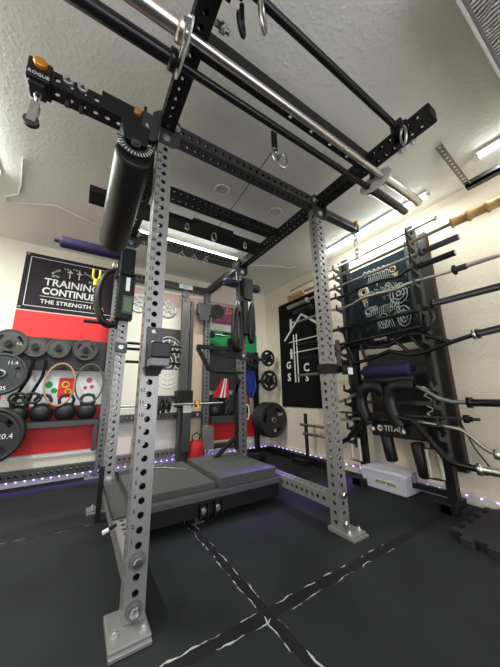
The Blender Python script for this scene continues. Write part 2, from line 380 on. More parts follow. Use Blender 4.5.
# ================================================================ power rack
R = Thing('power_rack', 'tall grey and black power rack of perforated steel uprights bolted to the floor mats', 'power rack', (.584, .6, 0))
def hexbolt(mb, c, nd, r=.018, h=.014):
    mb.lathe([(r*1.65, 0), (r*1.65, .004)], c, nd, 20, False)
    mb.lathe([(r, .004), (r, h), (r*.82, h+.003)], c, nd, 6, False)
    return mb
RW = 1.168
ups = [(0, 0, 'FL'), (RW, 0, 'FR'), (0, 1.168, 'ML'), (RW, 1.168, 'MR'), (0, 2.108, 'RL'), (RW, 2.108, 'RR')]
for x, y, k in ups:
    top = 2.205
    u = R.part('upright', MB().perf((x, y+.0381, .005), (x, y+.0381, top), (1, 0, 0), off=.0508), {'MR': GREYM, 'RL': GREYM, 'RR': GREYM}.get(k, GREY))  # MR, RL, RR: same coat as the others, shade put into the colour
    # foot plate
    sx = 1 if x > .5 else -1
    if k in ('FL', 'FR'):
        fp = MB().box((x-.088, y-.10, .0), (x+.045, y+.09, .012)); fp.box((x-.088, y-.085, .012), (x+.045, y+.09, .022))
        if k == 'FR': fp = MB().box((x-.055, y-.10, .0), (x+.075, y+.09, .012)).box((x-.055, y-.085, .012), (x+.075, y+.09, .022))
    else:
        fp = MB().box((x-.12, y-.02, 0), (x+.045, y+.09, .012)).box((x-.12, y, .012), (x+.045, y+.09, .02))
    f = R.part('foot_plate', fp, GREY, bevel=.002)
    pts = {'FL': [(-.065, -.03), (.025, -.055)], 'FR': [(-.03, -.05), (.055, -.05)]}.get(k, [(-.08, .01), (-.08, .07)])
    for dx, dy in pts: R.part('anchor_bolt', hexbolt(MB(), (x+dx, y+dy, .022), Z, .009, .012).cyl((x+dx, y+dy, .022), (x+dx, y+dy, .042), .005, 8), ZINC, f)
    if k in ('FL', 'FR'):
        for kk in (-3, 0):
            bc = (x, y, .0508*(kk+4)+.005)
            R.part('washer', MB().lathe([(.031,0),(.031,.004)], bc, -Y, 24, False), GREYM, u, label='dark round washer')
            R.part('bolt', MB().lathe([(.019,.004),(.019,.018),(.014,.022)], bc, -Y, 6, False), mat('bolt_zinc', (.5,.5,.5), .22, 1), u, label='large hex bolt head')
    elif k in ('ML', 'MR'):
        R.part('bolt', hexbolt(MB(), (x, y, .0508*4+.005), -Y, .015, .012), ZINC, u)
    if k in ('FL', 'FR', 'ML'):
        mb = MB()
        for n in range(1, 37):
            if k == 'FL' and 13 <= n <= 17: continue
            mb.text(str(n), .021, (x-.026, y-.0012, .0508*(n+4)+.005+.017), X, Z, .002)
        R.part('number_marking', mb, CLOTHB, u)
cm = lambda a, b, wd, m, **k: R.part('crossmember', MB().perf(a, b, wd, **k), m)
zt = 2.248
cm((.0381, .0381, zt), (RW-.0381, .0381, zt), (0, 1, 0), GREYD)                       # front top
cm((.0381, 1.2061, zt), (RW-.0381, 1.2061, zt), (0, 1, 0), GREYD)                     # rear top
cm((.0381, .5, zt), (RW-.0381, .5, zt), (0, 1, 0), BLACK)                            # middle top
for x in (0, RW):
    cm((x, 0.0-.80, zt), (x, -.002, zt), (1, 0, 0), BLACK, off=.06)                   # front overhang
    cm((x, .0782, zt), (x, 1.166, zt), (1, 0, 0), BLACK)
    cm((x, 1.2462, zt), (x, 2.106, zt), (1, 0, 0), GREYD)
    R.part('beam_cap', MB().box((x-.038, -.806, 2.21), (x+.038, -.80, 2.286)), BLACK, bevel=.003)
cm((.0381, 2.146, zt), (RW-.0381, 2.146, zt), (0, 1, 0), GREYD)                       # wall row top
cm((.0381, 2.146, .145), (RW-.0381, 2.146, .145), (0, 1, 0), GREY)                      # wall row bottom
cm((.0381, 2.146, .56), (RW-.0381, 2.146, .56), (0, 1, 0), GREYD)                     # wall row middle
cm((RW, .0782, .157), (RW, 1.166, .157), (1, 0, 0), GREY)                             # right side low
cm((0, .0782, .157), (0, 1.166, .157), (1, 0, 0), GREY)                               # left side low
cm((-1.2, 2.146, .115), (-.0381, 2.146, .115), (0, 1, 0), GREYD)                      # low rail to the left
cm((RW+.0381, 2.146, .14), (1.66, 2.146, .14), (0, 1, 0), GREYD)
u = R.part('upright', MB().perf((-1.24, 2.146, .005), (-1.24, 2.146, 1.8), (1, 0, 0), off=.0508), GREYD)
# gussets
for x, sx in ((0, -1), (RW, 1)):
    for yy in (0, 1.168):
        g = MB()
        oc = [(-.075,-.05),(-.045,-.085),(.045,-.085),(.075,-.05),(.075,.08),(.05,.11),(-.05,.11),(-.075,.08)]
        g.shape([oc, circ(-.0, -.045, .012, 10), circ(0, .05, .012, 10), circ(.05, .05, .01, 10)], .006, (x, yy-.0035, 2.20), X, Z)
        G = R.part('gusset_plate', g, GREYD)
        for dz in (-.045, .05): R.part('gusset_bolt', hexbolt(MB(), (x, yy-.007, 2.20+dz), -Y, .014, .012), ZINC, G)
        R.part('gusset_bolt', hexbolt(MB(), (x+.05*(-sx), yy-.007, 2.25), -Y, .013, .012), ZINC, G)
        g = MB(); g.shape([oc], .006, (x+sx*.0415, yy+.038, 2.20), Y, Z); R.part('gusset_plate', g, GREYD)
        g = MB(); g.box((x-.038, yy, 2.2055), (x+.038, yy+.076, 2.286)); R.part('node_block', g, GREYD, bevel=.003)
for x in (0, RW):   # square bracket with cross bolt
    p = R.part('bracket_plate', MB().box((x-.045, 1.150, 1.155), (x+.045, 1.166, 1.235)), GREYD, bevel=.004)
    hb = MB().lathe([(.022,0),(.022,.004),(.012,.006),(0,.006)], (x, 1.15, 1.195), -Y, 14); R.part('bracket_bolt', hb, ZINC, p)
# plate beam between the front overhangs, with printed triangles
pb = R.part('plate_beam', MB().box((.0386, -.46, 2.215), (RW-.0386, -.385, 2.285)), BLACK, bevel=.004)
mb = MB()
for i in range(9):
    xx = .45 + i*.075
    mb.shape([[(-.010, -.008), (.010, -.008), (.003, .012), (-.003, .012)]], .001, (xx, -.4225 + (.012 if i % 2 else -.012), 2.2142), X, -Y)
R.part('print', mb, WHITE, pb)
# wide trolley beam
R.part('trolley_beam', MB().box((-.34, .70, 2.205), (RW-.0386, .72, 2.255)).box((-.34,.72,2.205),(RW-.0386,.83,2.212)).box((-.34, .83, 2.205), (RW-.0386, .85, 2.255)).box((.40,.66,2.19),(.78,.70,2.25)), BLACK, bevel=.003)
# stepped lower front beam that carries the platform
R.part('platform_frame', MB().box((.046, .57, .05), (1.122, .64, .135)).box((.046, 1.24, .05), (1.122, 1.30, .135)).box((.046,.64,.09),(.10,1.24,.135)).box((1.07,.64,.09),(1.122,1.24,.135)), BLACK, bevel=.003)
R.part('deck_plate', MB().box((.046, .545, .17), (1.122, 1.31, .186)).box((.046,.54,.15),(1.122,.552,.186)).box((.10,.60,.135),(.16,1.28,.17)).box((1.0,.60,.135),(1.06,1.28,.17)), mat('dark_tread_plate', (.11,.112,.11), .5, .6, bump=.9, bscale=120), bevel=.002)
for xx in (.50, .60):
    b_ = R.part('lug', MB().box((xx-.03, .535, .045), (xx-.022, .57, .125)).box((xx+.022, .535, .045), (xx+.03, .57, .125)).box((xx-.022,.562,.045),(xx+.022,.57,.125)), BLACK)
    R.part('lug_bolt', hexbolt(MB(), (xx, .562, .085), -Y, .012, .012), ZINC, b_)
R.part('centre_leg', MB().box((.44,.60,0),(.53,.70,.012)).box((.465,.615,.012),(.505,.655,.05)), GREYD, bevel=.002)
sl = MB(); sl.shape([[(.10,-.07),(1.08,-.07),(1.08,.05),(.10,.05)]] + [[(.12+i*.06,-.045),(.145+i*.06,-.045),(.165+i*.06,.03),(.14+i*.06,.03)] for i in range(8)], .005, (.0435, 0, .12), Y, Z)
R.part('slotted_plate', sl, GREYD)
R.part('ledge', MB().box((-.04,.45,.197),(.0455,1.16,.2035)).box((-.044,.45,.197),(-.0395,1.16,.225)), GREYD)
# thin horizontal rungs behind the left middle upright
for zz in (1.25, 1.20, 1.09):
    R.part('rung', MB().cyl((.05, 1.22, zz), (.52, 1.22, zz), .012, 10), BLACK)
# low steel plate on the wall-row upright
R.part('kick_plate', MB().box((RW-.05, 2.07, .12), (RW+.10, 2.105, .42)), GREY, bevel=.006)
R.part('sticker', MB().box((.74, 2.103, 2.215), (.93, 2.1075, 2.28)), WHITE)
mb = MB(); mb.text('ALT', .05, (.835, 2.101, 2.247), X, Z, .001)
R.part('sticker_print', mb, GREEN)
mb = MB().cyl((RW-.12, 2.104, .56), (RW-.12, 2.098, .56), .018, 14); R.part('pink_cap', mb, mat('pink_plastic', (.7,.12,.5), .4))

# pull-up bar under the overhang ends
t = Thing('pull_up_bar', 'straight black pull-up bar clamped under the front ends of the overhead beams', 'pull-up bar', (.58, -.68, 2.2))
t.part('bar', MB().cyl((.02, -.66, 2.24), (1.10, -.66, 2.24), .0165), BLACKS)
for x, s_ in ((0, 1), (RW, -1)):
    b_ = t.part('clamp', MB().box((x+s_*.0385, -.70, 2.17), (x+s_*.055, -.62, 2.285)).box((x-.03, -.70, 2.165), (x+s_*.055, -.62, 2.207)).box((x+s_*.055,-.69,2.205),(x+s_*.10,-.63,2.275)), BLACK, bevel=.003)
    t.part('bolt', hexbolt(MB(), (x, -.69, 2.165), -Z, .010), ZINC, b_); t.part('bolt', hexbolt(MB(), (x, -.63, 2.165), -Z, .010), ZINC, b_)

t = Thing('black_shackle', 'black shackle loop hanging at the top edge beside the left end of the pull-up bar', 'shackle', (.13,-.62,2.2))
t.part('loop', MB().ring((.115,-.60,2.16), (.8,.6,0), Z, .028, .008, 18, 8, Ry=.04), BLACK); t.part('pin', MB().cyl((.10,-.63,2.20),(.14,-.57,2.20),.009,10), BLACK)
# barbells in brackets under the overhang
def barbell(name, label, cat, y, z, xl, xr, rs, rsl, mshaft, msleeve, sl=.42, axis='X', other=0, group=None, collar=.032, sleeves=(True, True)):
    def P(u): return (u, y, z) if axis == 'X' else (other, u, z)
    mid = P((xl+xr)/2); t = Thing(name, label, cat, mid, group)
    d = X if axis == 'X' else Y
    t.part('shaft', MB().cyl(P(xl), P(xr), rs, 14), mshaft)
    for i, (u, s_) in enumerate(((xl, -1), (xr, 1))):
        if not sleeves[i]: continue
        t.part('collar', MB().lathe([(rs, 0), (collar, .001), (collar, .028), (rsl, .03)], P(u), d*s_, 18), msleeve)
        t.part('sleeve', MB().lathe([(rsl, .03), (rsl, .03+sl), (rsl*.9, .034+sl), (rsl*.85, .028+sl), (0, .028+sl)], P(u), d*s_, 18), msleeve)
    return t
t = barbell('barbell', 'shiny bare steel barbell held under the overhead beams, nearer the viewer', 'barbell', -.475, 2.145, -.06, 1.23, .0175, .028, CHROME, CHROME, collar=.042)
for xx in (.42, .66, .84, 1.02): t.part('knurl_ring', MB().lathe([(.0186, 0), (.0186, .008)], (xx, -.475, 2.145), X, 14), BRASS)
barbell('barbell', 'black barbell held under the overhead beams behind the shiny steel one', 'barbell', -.375, 2.135, -.06, 1.23, .017, .028, BLACKS, BLACKS, collar=.04)
for xx, lab in ((-.045, 'polished oval plate bracket holding both barbells at the left beam'), (1.225, 'polished oval plate bracket holding both barbells at the right beam')):
    ov = [(.11*math.cos(2*PI*k/24), .058*math.sin(2*PI*k/24)) for k in range(24)]
    mb = MB(); mb.shape([[(p[0], p[1]) for p in ov] , circ(.05, 0, .019, 14), circ(-.05, 0, .019, 14), circ(0, .02, .007, 8)], .006, (xx, -.425, 2.142), -Y, Z)
    t = Thing('barbell_bracket', lab, 'bracket', (xx, -.425, 2.14), 'barbell brackets under the beams')
    t.part('plate', mb, mat('pale_zinc_plate', (.6,.6,.58), .5, .3))
    s_ = 1 if xx < 0 else -1
    t.part('hanger', MB().box((xx+s_*.003, -.445, 2.15), (xx+s_*.02, -.405, 2.21)), STEEL)
    t.part('bolt', hexbolt(MB(), (xx, -.335, 2.165), X*(-s_), .007), ZINC); t.part('bolt', hexbolt(MB(), (xx, -.515, 2.165), X*(-s_), .007), ZINC)
solo('steel_bolt', 'large zinc bolt and nut sticking out of the left overhead beam', 'bolt', MB().lathe([(.012,0),(.012,.03),(.02,.03),(.02,.05),(.011,.05),(.011,.07),(0,.07)], (.0385, -.52, 2.235), X, 10), ZINC, (.06,-.52,2.235))
solo('steel_bolt', 'zinc bolt on the right overhead beam by the barbell bracket', 'bolt', MB().lathe([(.011,0),(.011,.015),(.016,.015),(.016,.03),(0,.03)], (1.129, -.30, 2.248), -X, 10), ZINC, (1.12,-.3,2.248))

def carabiner(label, top, h=.09, wv=(1,0,0), m=STEEL, group=None, strap=None):
    top = V(top); c = top - Z*h/2
    t = Thing('carabiner', label, 'carabiner', top, group)
    t.part('hook', MB().ring(c, V(wv), Z, h*.26, .007, 20, 6, Ry=h/2), m)
    if strap: t.part('strap', MB().bar(top+Z*strap, top-Z*.012, .036, .007, upv=Y), BLACK)
    t.part('gate', MB().cyl(c+V(wv)*h*.26+Z*h*.2, c+V(wv)*h*.26-Z*h*.2, .0065, 8), STEEL)
    return t
carabiner('long bare carabiner hanging from the pull-up bar near its left end', (.17, -.66, 2.225), .13, (.8,.6,0))
carabiner('black and steel carabiner hanging at the right clamp of the pull-up bar', (1.07, -.69, 2.20), .10, (.6,.8,0))
carabiner('carabiner on a black strap under the plate beam, left of its twin', (.50, -.30, 2.10), .085, (.9,.3,0), strap=.11)
carabiner('carabiner beside the strap under the plate beam, right of its twin', (.555, -.30, 2.09), .085, (.9,-.3,0))
carabiner('carabiner hanging from the middle of the wide trolley beam', (.60, .69, 2.19), .08, (1,0,0), strap=.02)
carabiner('small carabiner left of centre on the wide trolley beam', (.36, .70, 2.20), .055)
carabiner('small carabiner right of centre on the wide trolley beam', (.92, .70, 2.20), .055)
for i, xx in enumerate((.47, .60, .72)):
    lab = ['leftmost', 'middle', 'rightmost'][i]
    t = Thing('ring_pin', lab + ' of three steel rings hanging under the rear crossmember', 'ring', (xx, 1.19, 2.20), 'rings under the rear crossmember')
    t.part('ring', MB().ring((xx, 1.17, 2.165), X, Z, .028, .005, 16), CHROME); t.part('pin', MB().cyl((xx, 1.17, 2.19), (xx, 1.17, 2.215), .008, 8), STEEL)
t = Thing('steel_pulley', 'round steel pulley wheel at the right end of the rear crossmember', 'pulley', (1.09, 1.14, 2.22))
t.part('wheel', MB().lathe([(.042,0),(.042,.006),(.034,.012),(.042,.018),(.042,.024)], (1.08, 1.14, 2.215), Y, 20), STEEL); t.part('axle', hexbolt(MB(), (1.08,1.14,2.215), -Y, .012), ZINC)
solo('steel_cable', 'thin black cable running from the strap to the middle crossmember', 'cable', MB().cyl((.50, -.29, 2.10), (.60, .69, 2.19), .0025, 6), BLACK, (.5,-.3,2.15))

# arm with pulley at upper left
t = Thing('cable_boom', 'black perforated arm with orange knobs sticking out left from the front upright', 'pulley arm', (-.33, .04, 2.15))
t.part('beam', MB().perf((-.52, .0381, 2.188), (-.042, .0381, 2.188), (0, 1, 0), w=.0762, off=.04), BLACK)
e = t.part('end_housing', MB().box((-.585, -.008, 2.135), (-.50, .084, 2.24)).box((-.575, .0, 2.112), (-.515, .076, 2.135)), BLACK, bevel=.006)
t.part('lettering', MB().text('ROGUE', .022, (-.541, -.0085, 2.158), X, Z, .001), WHITE, e)
t.part('knob', MB().lathe([(.024,0),(.024,.016),(.02,.019),(0,.019)], (-.54,-.008,2.212), -Y, 20), ORANGE, label='large orange knob at the outer end')
t.part('knob', MB().lathe([(.018,0),(.018,.014),(.014,.016),(0,.016)], (-.15,-.012,2.215), -Y, 20), ORANGE, label='smaller orange knob near the upright')
t.part('sleeve_plate', MB().box((-.31,-.012,2.195),(-.10,.0,2.245)).box((-.31,-.012,2.145),(-.10,0,2.195)), BLACK, bevel=.002)
t.part('stop_plate', MB().box((-.12,.0,2.2),(-.105,.05,2.30)), BLACK, bevel=.003)
g = MB(); g.shape([[(-.09,-.11),(-.03,-.11),(-.0,-.07),(0,.05),(-.09,.05)]], .008, (-.035,-.01,2.20), X, Z); sp_ = t.part('side_bracket', g, GREYD)
t.part('lettering', MB().text('R', .03, (-.10, -.0148, 2.165), X, Z, .001), WHITE, sp_)
for i, xx in enumerate((-.44, -.385)):
    pn = t.part('pin', MB().cyl((xx, -.02, 2.20), (xx, .12, 2.20), .008, 10), GREYD)
    t.part('pin_end', MB().cyl((xx, .045, 2.151), (xx, .045, 2.118), .008, 10), GREYD, pn)
    t.part('pin_head', MB().lathe([(.021,0),(.021,.014),(.018,.017),(.014,.014),(0,.014)], (xx, -.002, 2.20), -Y, 20), ZINC, pn, label='round steel pin head')
t = Thing('pulley_block', 'small steel pulley block hanging on a shackle from the arm end', 'pulley', (-.54, .04, 2.09))
t.part('shackle', MB().ring((-.54,.038,2.098), X, Z, .010, .004, 12, Ry=.020), CHROME); t.part('shackle', MB().ring((-.54,.038,2.066), Y, Z, .010, .004, 12, Ry=.020), CHROME)
t.part('cheek', MB().bar((-.54,.024,2.052),(-.545,.024,1.945),.03,.004,upv=Y), STEEL); t.part('cheek', MB().bar((-.54,.052,2.052),(-.545,.052,1.945),.03,.004,upv=Y), STEEL)
t.part('wheel', MB().lathe([(.028,0),(.028,.003),(.018,.009),(.028,.015),(.028,.018)], (-.545,.029,1.955), Y, 18), GREYD)
t.part('swivel', MB().ball((-.54,.038,2.052), .014, 10), CHROME)

t = Thing('padded_arm', 'thick black padded arm slanting back from a pivot under the pulley arm', 'padded arm', (-.13, .1, 2.05))
a0, a1 = V((-.145, .0, 1.98)), V((-.160, .70, 1.86)); dd = (a1-a0).normalized()
t.part('roller', MB().lathe([(.074,0),(.084,.008),(.086,.02),(.089,(a1-a0).length-.02),(.084,(a1-a0).length),(.05,(a1-a0).length+.004),(0,(a1-a0).length+.004)], a0, dd, 32), FOAM)
prot = MB(); arc = [(.085*math.cos(PI+PI*k/16), .085*math.sin(PI+PI*k/16)) for k in range(17)]; arc2 = [(.055*math.cos(PI+PI*k/16), .055*math.sin(PI+PI*k/16)) for k in range(16,-1,-1)]
prot.shape([arc+arc2], .006, (-.145,-.022,2.03), X, Z); pr = t.part('protractor_plate', prot, GREYD)
mb = MB()
for k in range(1, 16):
    a_ = PI+PI*k/16; mb.shape([[( .066*math.cos(a_-.02), .066*math.sin(a_-.02)), (.082*math.cos(a_-.02), .082*math.sin(a_-.02)), (.082*math.cos(a_+.02), .082*math.sin(a_+.02)), (.066*math.cos(a_+.02), .066*math.sin(a_+.02))]], .001, (-.145,-.0256,2.03), X, Z)
t.part('scale_mark', mb, WHITE, pr)
t.part('pivot_housing', MB().hexa([(-.20,-.02,2.03),(-.09,-.02,2.03),(-.09,.07,2.03),(-.20,.07,2.03),(-.22,-.02,2.145),(-.085,-.02,2.145),(-.085,.07,2.145),(-.22,.07,2.145)]), BLACK, bevel=.004)
t.part('pivot_bolt', hexbolt(MB(), (-.145,-.026,2.015), -Y, .014, .01), GREYD)

# stub arm with chain at the upper right of the front right upright
t = Thing('chain_arm', 'short perforated arm with an orange knob pointing right off the front right upright', 'arm', (1.4, .04, 2.2))
t.part('beam', MB().perf((RW+.048, .0381, 2.22), (1.66, .0381, 2.22), (0, 1, 0), w=.055, off=.04, d=.018, pitch=.04), GREYD)
t.part('knob', MB().lathe([(.02,0),(.02,.02),(.016,.024),(0,.024)], (1.63, .01, 2.245), -Y, 16), ORANGE)
t.part('end_cap', MB().box((1.655,.006,2.185),(1.685,.07,2.25)), BLACK, bevel=.003)
t = Thing('steel_chain', 'short steel chain hanging from the arm off the front right upright', 'chain', (1.655, .04, 2.19))
for i in range(7):
    cz = 2.17-.043*i
    t.part('link', MB().ring((1.655,.038,cz), X if i % 2 else Y, Z, .017, .0065, 12, 6, Ry=.029), CHROME)

# J-cups on the front uprights
def jcup(label, x, mirror=1):
    t = Thing('j_cup', label, 'j-cup', (x, -.03, .98), 'j-cups on the front uprights')
    g = MB(); g.shape([[(-.034,-.13),(.034,-.13),(.034,.075),(-.034,.075)], circ(0,.055,.009,12), circ(0,.005,.009,12)], .01, (x+.008*mirror, -.006, 1.035), X, Z)
    t.part('back_plate', g, GREYD)
    t.part('pin', MB().cyl((x,-.0125,1.09),(x,.02,1.09),.0085,12), WHITEP); t.part('pin', MB().cyl((x,-.0125,1.04),(x,.02,1.04),.0085,12), WHITEP)
    t.part('cradle', MB().box((x-.022,-.095,.965),(x+.058,-.012,1.03)), FOAM, bevel=.006)
    t.part('cradle_base', MB().box((x-.020,-.093,.93),(x+.056,-.012,.9645)), mat('mid_grey_block', (.16,.165,.17), .4, .3), bevel=.004, label='dull grey underside block')
    t.part('lower_bracket', MB().hexa([(x-.02,-.02,.895),(x+.03,-.02,.895),(x+.03,-.0012,.895),(x-.02,-.0012,.895),(x-.034,-.05,.929),(x+.042,-.05,.929),(x+.042,-.0012,.929),(x-.034,-.0012,.929)]), GREYD)
    return t
jcup('grey and black j-cup low on the near left upright, numbered holes below it', 0)
t = Thing('spotter_cup', 'black strap-on cup gripping the right front upright, pad pointing right', 'j-cup', (1.19, 0, .97))
t.part('collar', MB().box((RW-.048,-.012,.935),(RW+.048,-.0005,1.0)).box((RW-.052,-.012,.935),(RW-.0386,.09,1.0)).box((RW+.0386,-.012,.935),(RW+.052,.09,1.0)), BLACK, bevel=.003)
t.part('cradle', MB().box((RW+.052,-.045,.945),(RW+.15,.03,.985)).box((RW+.13,-.045,.985),(RW+.15,.03,1.03)), BLACK, bevel=.004)
t.part('label_plate', MB().box((RW+.1505,-.04,.95),(RW+.153,.025,.985)).box((RW+.10,-.0475,.93),(RW+.15,-.0455,.975)), WHITEP)
g = MB(); g.shape([[(-.02,-.10),(.02,-.10),(.02,.10),(-.02,.10)], circ(0,.07,.008,10), circ(0,.02,.008,10)], .008, (RW+.075,.0,1.07), X, Z); t.part('back_plate', g, GREYD)

# middle uprights: hanging gear and purple rollers
def loop_strap(label, c, R_, Rz, m=FOAM, tilt=0, r=.02):
    c = V(c); t = Thing('hanging_strap', label, 'strap', c+Z*Rz, None)
    xv = V((math.cos(tilt), math.sin(tilt), 0))
    t.part('loop', MB().ring(c, xv, Z, R_, r, 26, 8, Ry=Rz, flat=.6), m)
    t.part('buckle', MB().box(c+V((-.02,-.03,Rz-.03)), c+V((.02,.02,Rz+.03))), GREYD, bevel=.003)
    t.part('clip', MB().ring(c+V((0,0,Rz+.055)), X, Z, .018, .005, 14, Ry=.03), CHROME)
    return t
loop_strap('large black padded strap loop hanging left of the left middle upright', (-.10, 1.20, 1.62), .11, .24, tilt=.15, r=.045)
loop_strap('black padded strap loop hanging left of the right middle upright', (RW-.11, 1.08, 1.46), .07, .22, tilt=.5, r=.035)
loop_strap('black padded strap loop hanging right of the right middle upright', (RW+.07, 1.10, 1.56), .045, .22, tilt=.5, r=.03)
for x, lab in ((-.02, 'black pulley housing clamped high on the left middle upright'), (RW+.015, 'black pulley housing clamped high on the right middle upright')):
    t = Thing('pulley_housing', lab, 'pulley', (x, 1.12, 1.85), 'pulley housings on the middle uprights')
    t.part('body', MB().box((x-.055,1.06,1.80),(x+.06,1.165,2.04)), BLACK, bevel=.008)
    t.part('wheel', MB().lathe([(.04,0),(.04,.008),(.03,.015),(.04,.022),(.04,.03)], (x-.075,1.12,1.80), X, 20), GREYD)
    t.part('tag', MB().box((x+.005,1.074,1.66),(x+.035,1.079,1.78)), WHITEP, label='white tag strip')
    t.part('frame', MB().box((x-.05,1.08,1.42),(x+.075,1.165,1.80)), BLACK, bevel=.006)
t = Thing('green_tag_plate', 'small grey plate with green patch on the left middle upright', 'plate', (0,1.07,1.5))
t.part('plate', MB().box((-.03,1.068,1.46),(.05,1.0755,1.62)), GREYD, bevel=.003); t.part('patch', MB().box((-.02,1.064,1.48),(.04,1.0675,1.60)), mat('dull_green_patch',(.10,.16,.09),.6))
for a_, b_, lab in (((-.51,1.21,2.03),(-.05,1.21,2.03),'purple foam roller pointing left off the left middle upright'),
                    ((1.215,1.21,2.01),(1.42,1.21,2.01),'purple foam roller pointing right off the right middle upright'),
                    ((1.12,1.215,2.02),(.97,1.215,2.02),'stubby purple foam roller pointing left off the right middle upright')):
    a_, b_ = V(a_), V(b_); t = Thing('foam_roller', lab, 'foam roller', a_, 'purple foam rollers on the rack')
    d = (b_-a_).normalized(); L = (b_-a_).length
    t.part('pad', MB().lathe([(.02,0),(.042,.004),(.046,.02),(.046,L-.02),(.042,L-.004),(.02,L)], a_, d, 22), PURP)
    t.part('rod', MB().cyl(a_-d*.035, b_+d*.02, .014, 12), BLACK)
solo('yellow_clip', 'small yellow forked clip hanging before the training banner', 'clip',
     MB().tube([(-.255,1.0,1.76),(-.255,1.0,1.70),(-.245,1.0,1.68),(-.22,1.0,1.68),(-.21,1.0,1.70),(-.21,1.0,1.76)], .008, 8).tube([(-.232,1.0,1.68),(-.232,1.0,1.63)],.016,8), YEL, (-.25,1.12,1.8))
t = Thing('storage_peg', 'black plate peg pointing left before the red panel', 'peg', (-.1,1.2,1.39))
t.part('peg', MB().cyl((-.28,1.2,1.395),(-.06,1.2,1.395),.014,12), BLACK); t.part('flange', MB().cyl((-.09,1.2,1.395),(-.075,1.2,1.395),.03,14).box((-.06,1.18,1.36),(-.0385,1.22,1.43)), BLACK)

# jammer frame and lever at the right middle upright
t = Thing('lever_arm_frame', 'black bent-tube lever arm frame left of the right middle upright', 'lever arms', (.9,1.12,1.1))
t.part('frame', MB().bar((.64,1.12,1.25),(1.12,1.12,1.25),.05,.035).bar((.645,1.12,1.24),(.76,1.12,1.05),.04,.03).tube([(.74,1.12,1.06),(.80,1.12,1.02),(1.12,1.12,1.02)],.016,10), BLACK)
t.part('plate', MB().box((.96,1.10,1.16),(1.12,1.14,1.36)), BLACK, bevel=.004)
t.part('brace', MB().bar((.95,1.12,.62),(1.10,1.12,.95),.03,.03).bar((1.06,1.12,.3),(1.06,1.12,1.02),.03,.03).bar((.80,1.12,.22),(1.06,1.12,.42),.04,.03), BLACK)
t.part('handle', MB().tube([(.90,1.10,1.40),(1.0,1.10,1.40),(1.0,1.10,1.17)],.014,10), BLACK)
# selector machine head and lever near the wall upright
t = Thing('cable_carriage', 'grey pulley carriage high on the wall-row right upright', 'pulley', (1.1,2.02,1.9))
t.part('body', MB().box((.98,2.0,1.86),(1.28,2.09,2.02)), GREYD, bevel=.01); t.part('wheel', MB().lathe([(.10,0),(.10,.02),(.08,.03),(0,.03)], (1.26,1.985,1.93), Y, 24), BLACK)
t.part('bracket', MB().box((1.0,2.0,1.78),(1.14,2.02,1.87)), GREYD)
for i, zz in enumerate((1.62, 1.44)):
    t = Thing('storage_peg', ['upper', 'lower'][i]+' stub peg on the wall-row right upright in front of the green flag', 'peg', (1.25,2.05,zz))
    t.part('flange', MB().cyl((1.21,2.08,zz),(1.24,2.08,zz),.05,16), BLACK); t.part('peg', MB().cyl((1.24,2.08,zz),(1.44,2.08,zz),.022,12), STEEL if i == 0 else BLACK)

# ================================================================ platform mats
solo('rubber_pad', 'dark grey rubber crash pad lying on the left of the platform deck', 'rubber pad', MB().box((.07,.60,.1865),(.60,1.29,.228)), RUBG, (.3,.8,.186), bevel=.004)
solo('rubber_pad', 'thicker dark grey rubber crash pad on the right of the platform deck', 'rubber pad', MB().box((.625,.57,.1865),(1.10,1.24,.255)), RUBG, (.86,.8,.186), bevel=.004)
solo('steel_cable', 'thin wire lying across the left crash pad', 'cable', MB().tube([(.30,1.23,.2315),(.42,1.15,.2315),(.52,1.03,.2315),(.565,.90,.2315)], .003, 6), STEEL, (.4,1,.224))
t = Thing('band_peg', 'small white-tipped band peg on the outside of the left low beam', 'peg', (-.05,.32,.21))
t.part('peg', MB().cyl((-.0385,.33,.22),(-.07,.32,.212),.008,10), BLACK); t.part('tip', MB().cyl((-.07,.32,.212),(-.095,.315,.206),.009,12), WHITEP)
solo('foot_strut', 'thin black strut standing outside the left low beam', 'strut', MB().bar((-.062,1.0,.0),(-.062,1.0,.34),.03,.02,upv=Y), BLACK, (-.06,1,0))

# ================================================================ back wall, left part
def banner(name, label, cat, x0, x1, z0, z1, m, y=YB-.008):
    t = Thing(name, label, cat, ((x0+x1)/2, y, z0)); t.part('cloth', MB().box((x0, y, z0), (x1, y+.006, z1)), m); return t
t = banner('training_banner', 'charcoal banner with white TRAINING CONTINUES lettering on the back wall', 'banner', -.885, .10, 1.70, 2.335, CLOTHC)
y = YB-.009
mb = MB(); a, b, c, d, th = -.84, .055, 1.74, 2.295, .006
mb.box((a,y-.001,c),(b,y,c+th)).box((a,y-.001,d-th),(b,y,d)).box((a,y-.001,c),(a+th,y,d)).box((b-th,y-.001,c),(b,y,d)); t.part('border', mb, WHITE)
cx = -.435
mb = MB().text('TRAINING', .115, (cx, y-.001, 2.03), X, Z, width=.52, bold=.002).text('CONTINUES', .108, (cx, y-.001, 1.925), X, Z, width=.54, bold=.003).text('THE STRENGTH CO.', .062, (cx+.03, y-.001, 1.805), X, Z, width=.60, bold=.001)
mb.box((cx-.28,y-.001,1.862),(cx+.28,y,1.867))
mb.text('ESTD', .03, (cx-.17, y-.001, 2.11), X, Z).text('2019', .03, (cx+.17, y-.001, 2.11), X, Z)
s_ = 'BACK TO THE GARAGE'
for i, ch in enumerate(s_):
    an = math.radians(150 - 120*i/(len(s_)-1)); r_ = .23
    mb.text(ch, .032, (cx+r_*math.cos(an), y-.001, 2.06+r_*.72*math.sin(an)), (math.sin(an), 0, -math.cos(an)*.8), (math.cos(an)*.8, 0, math.sin(an)))
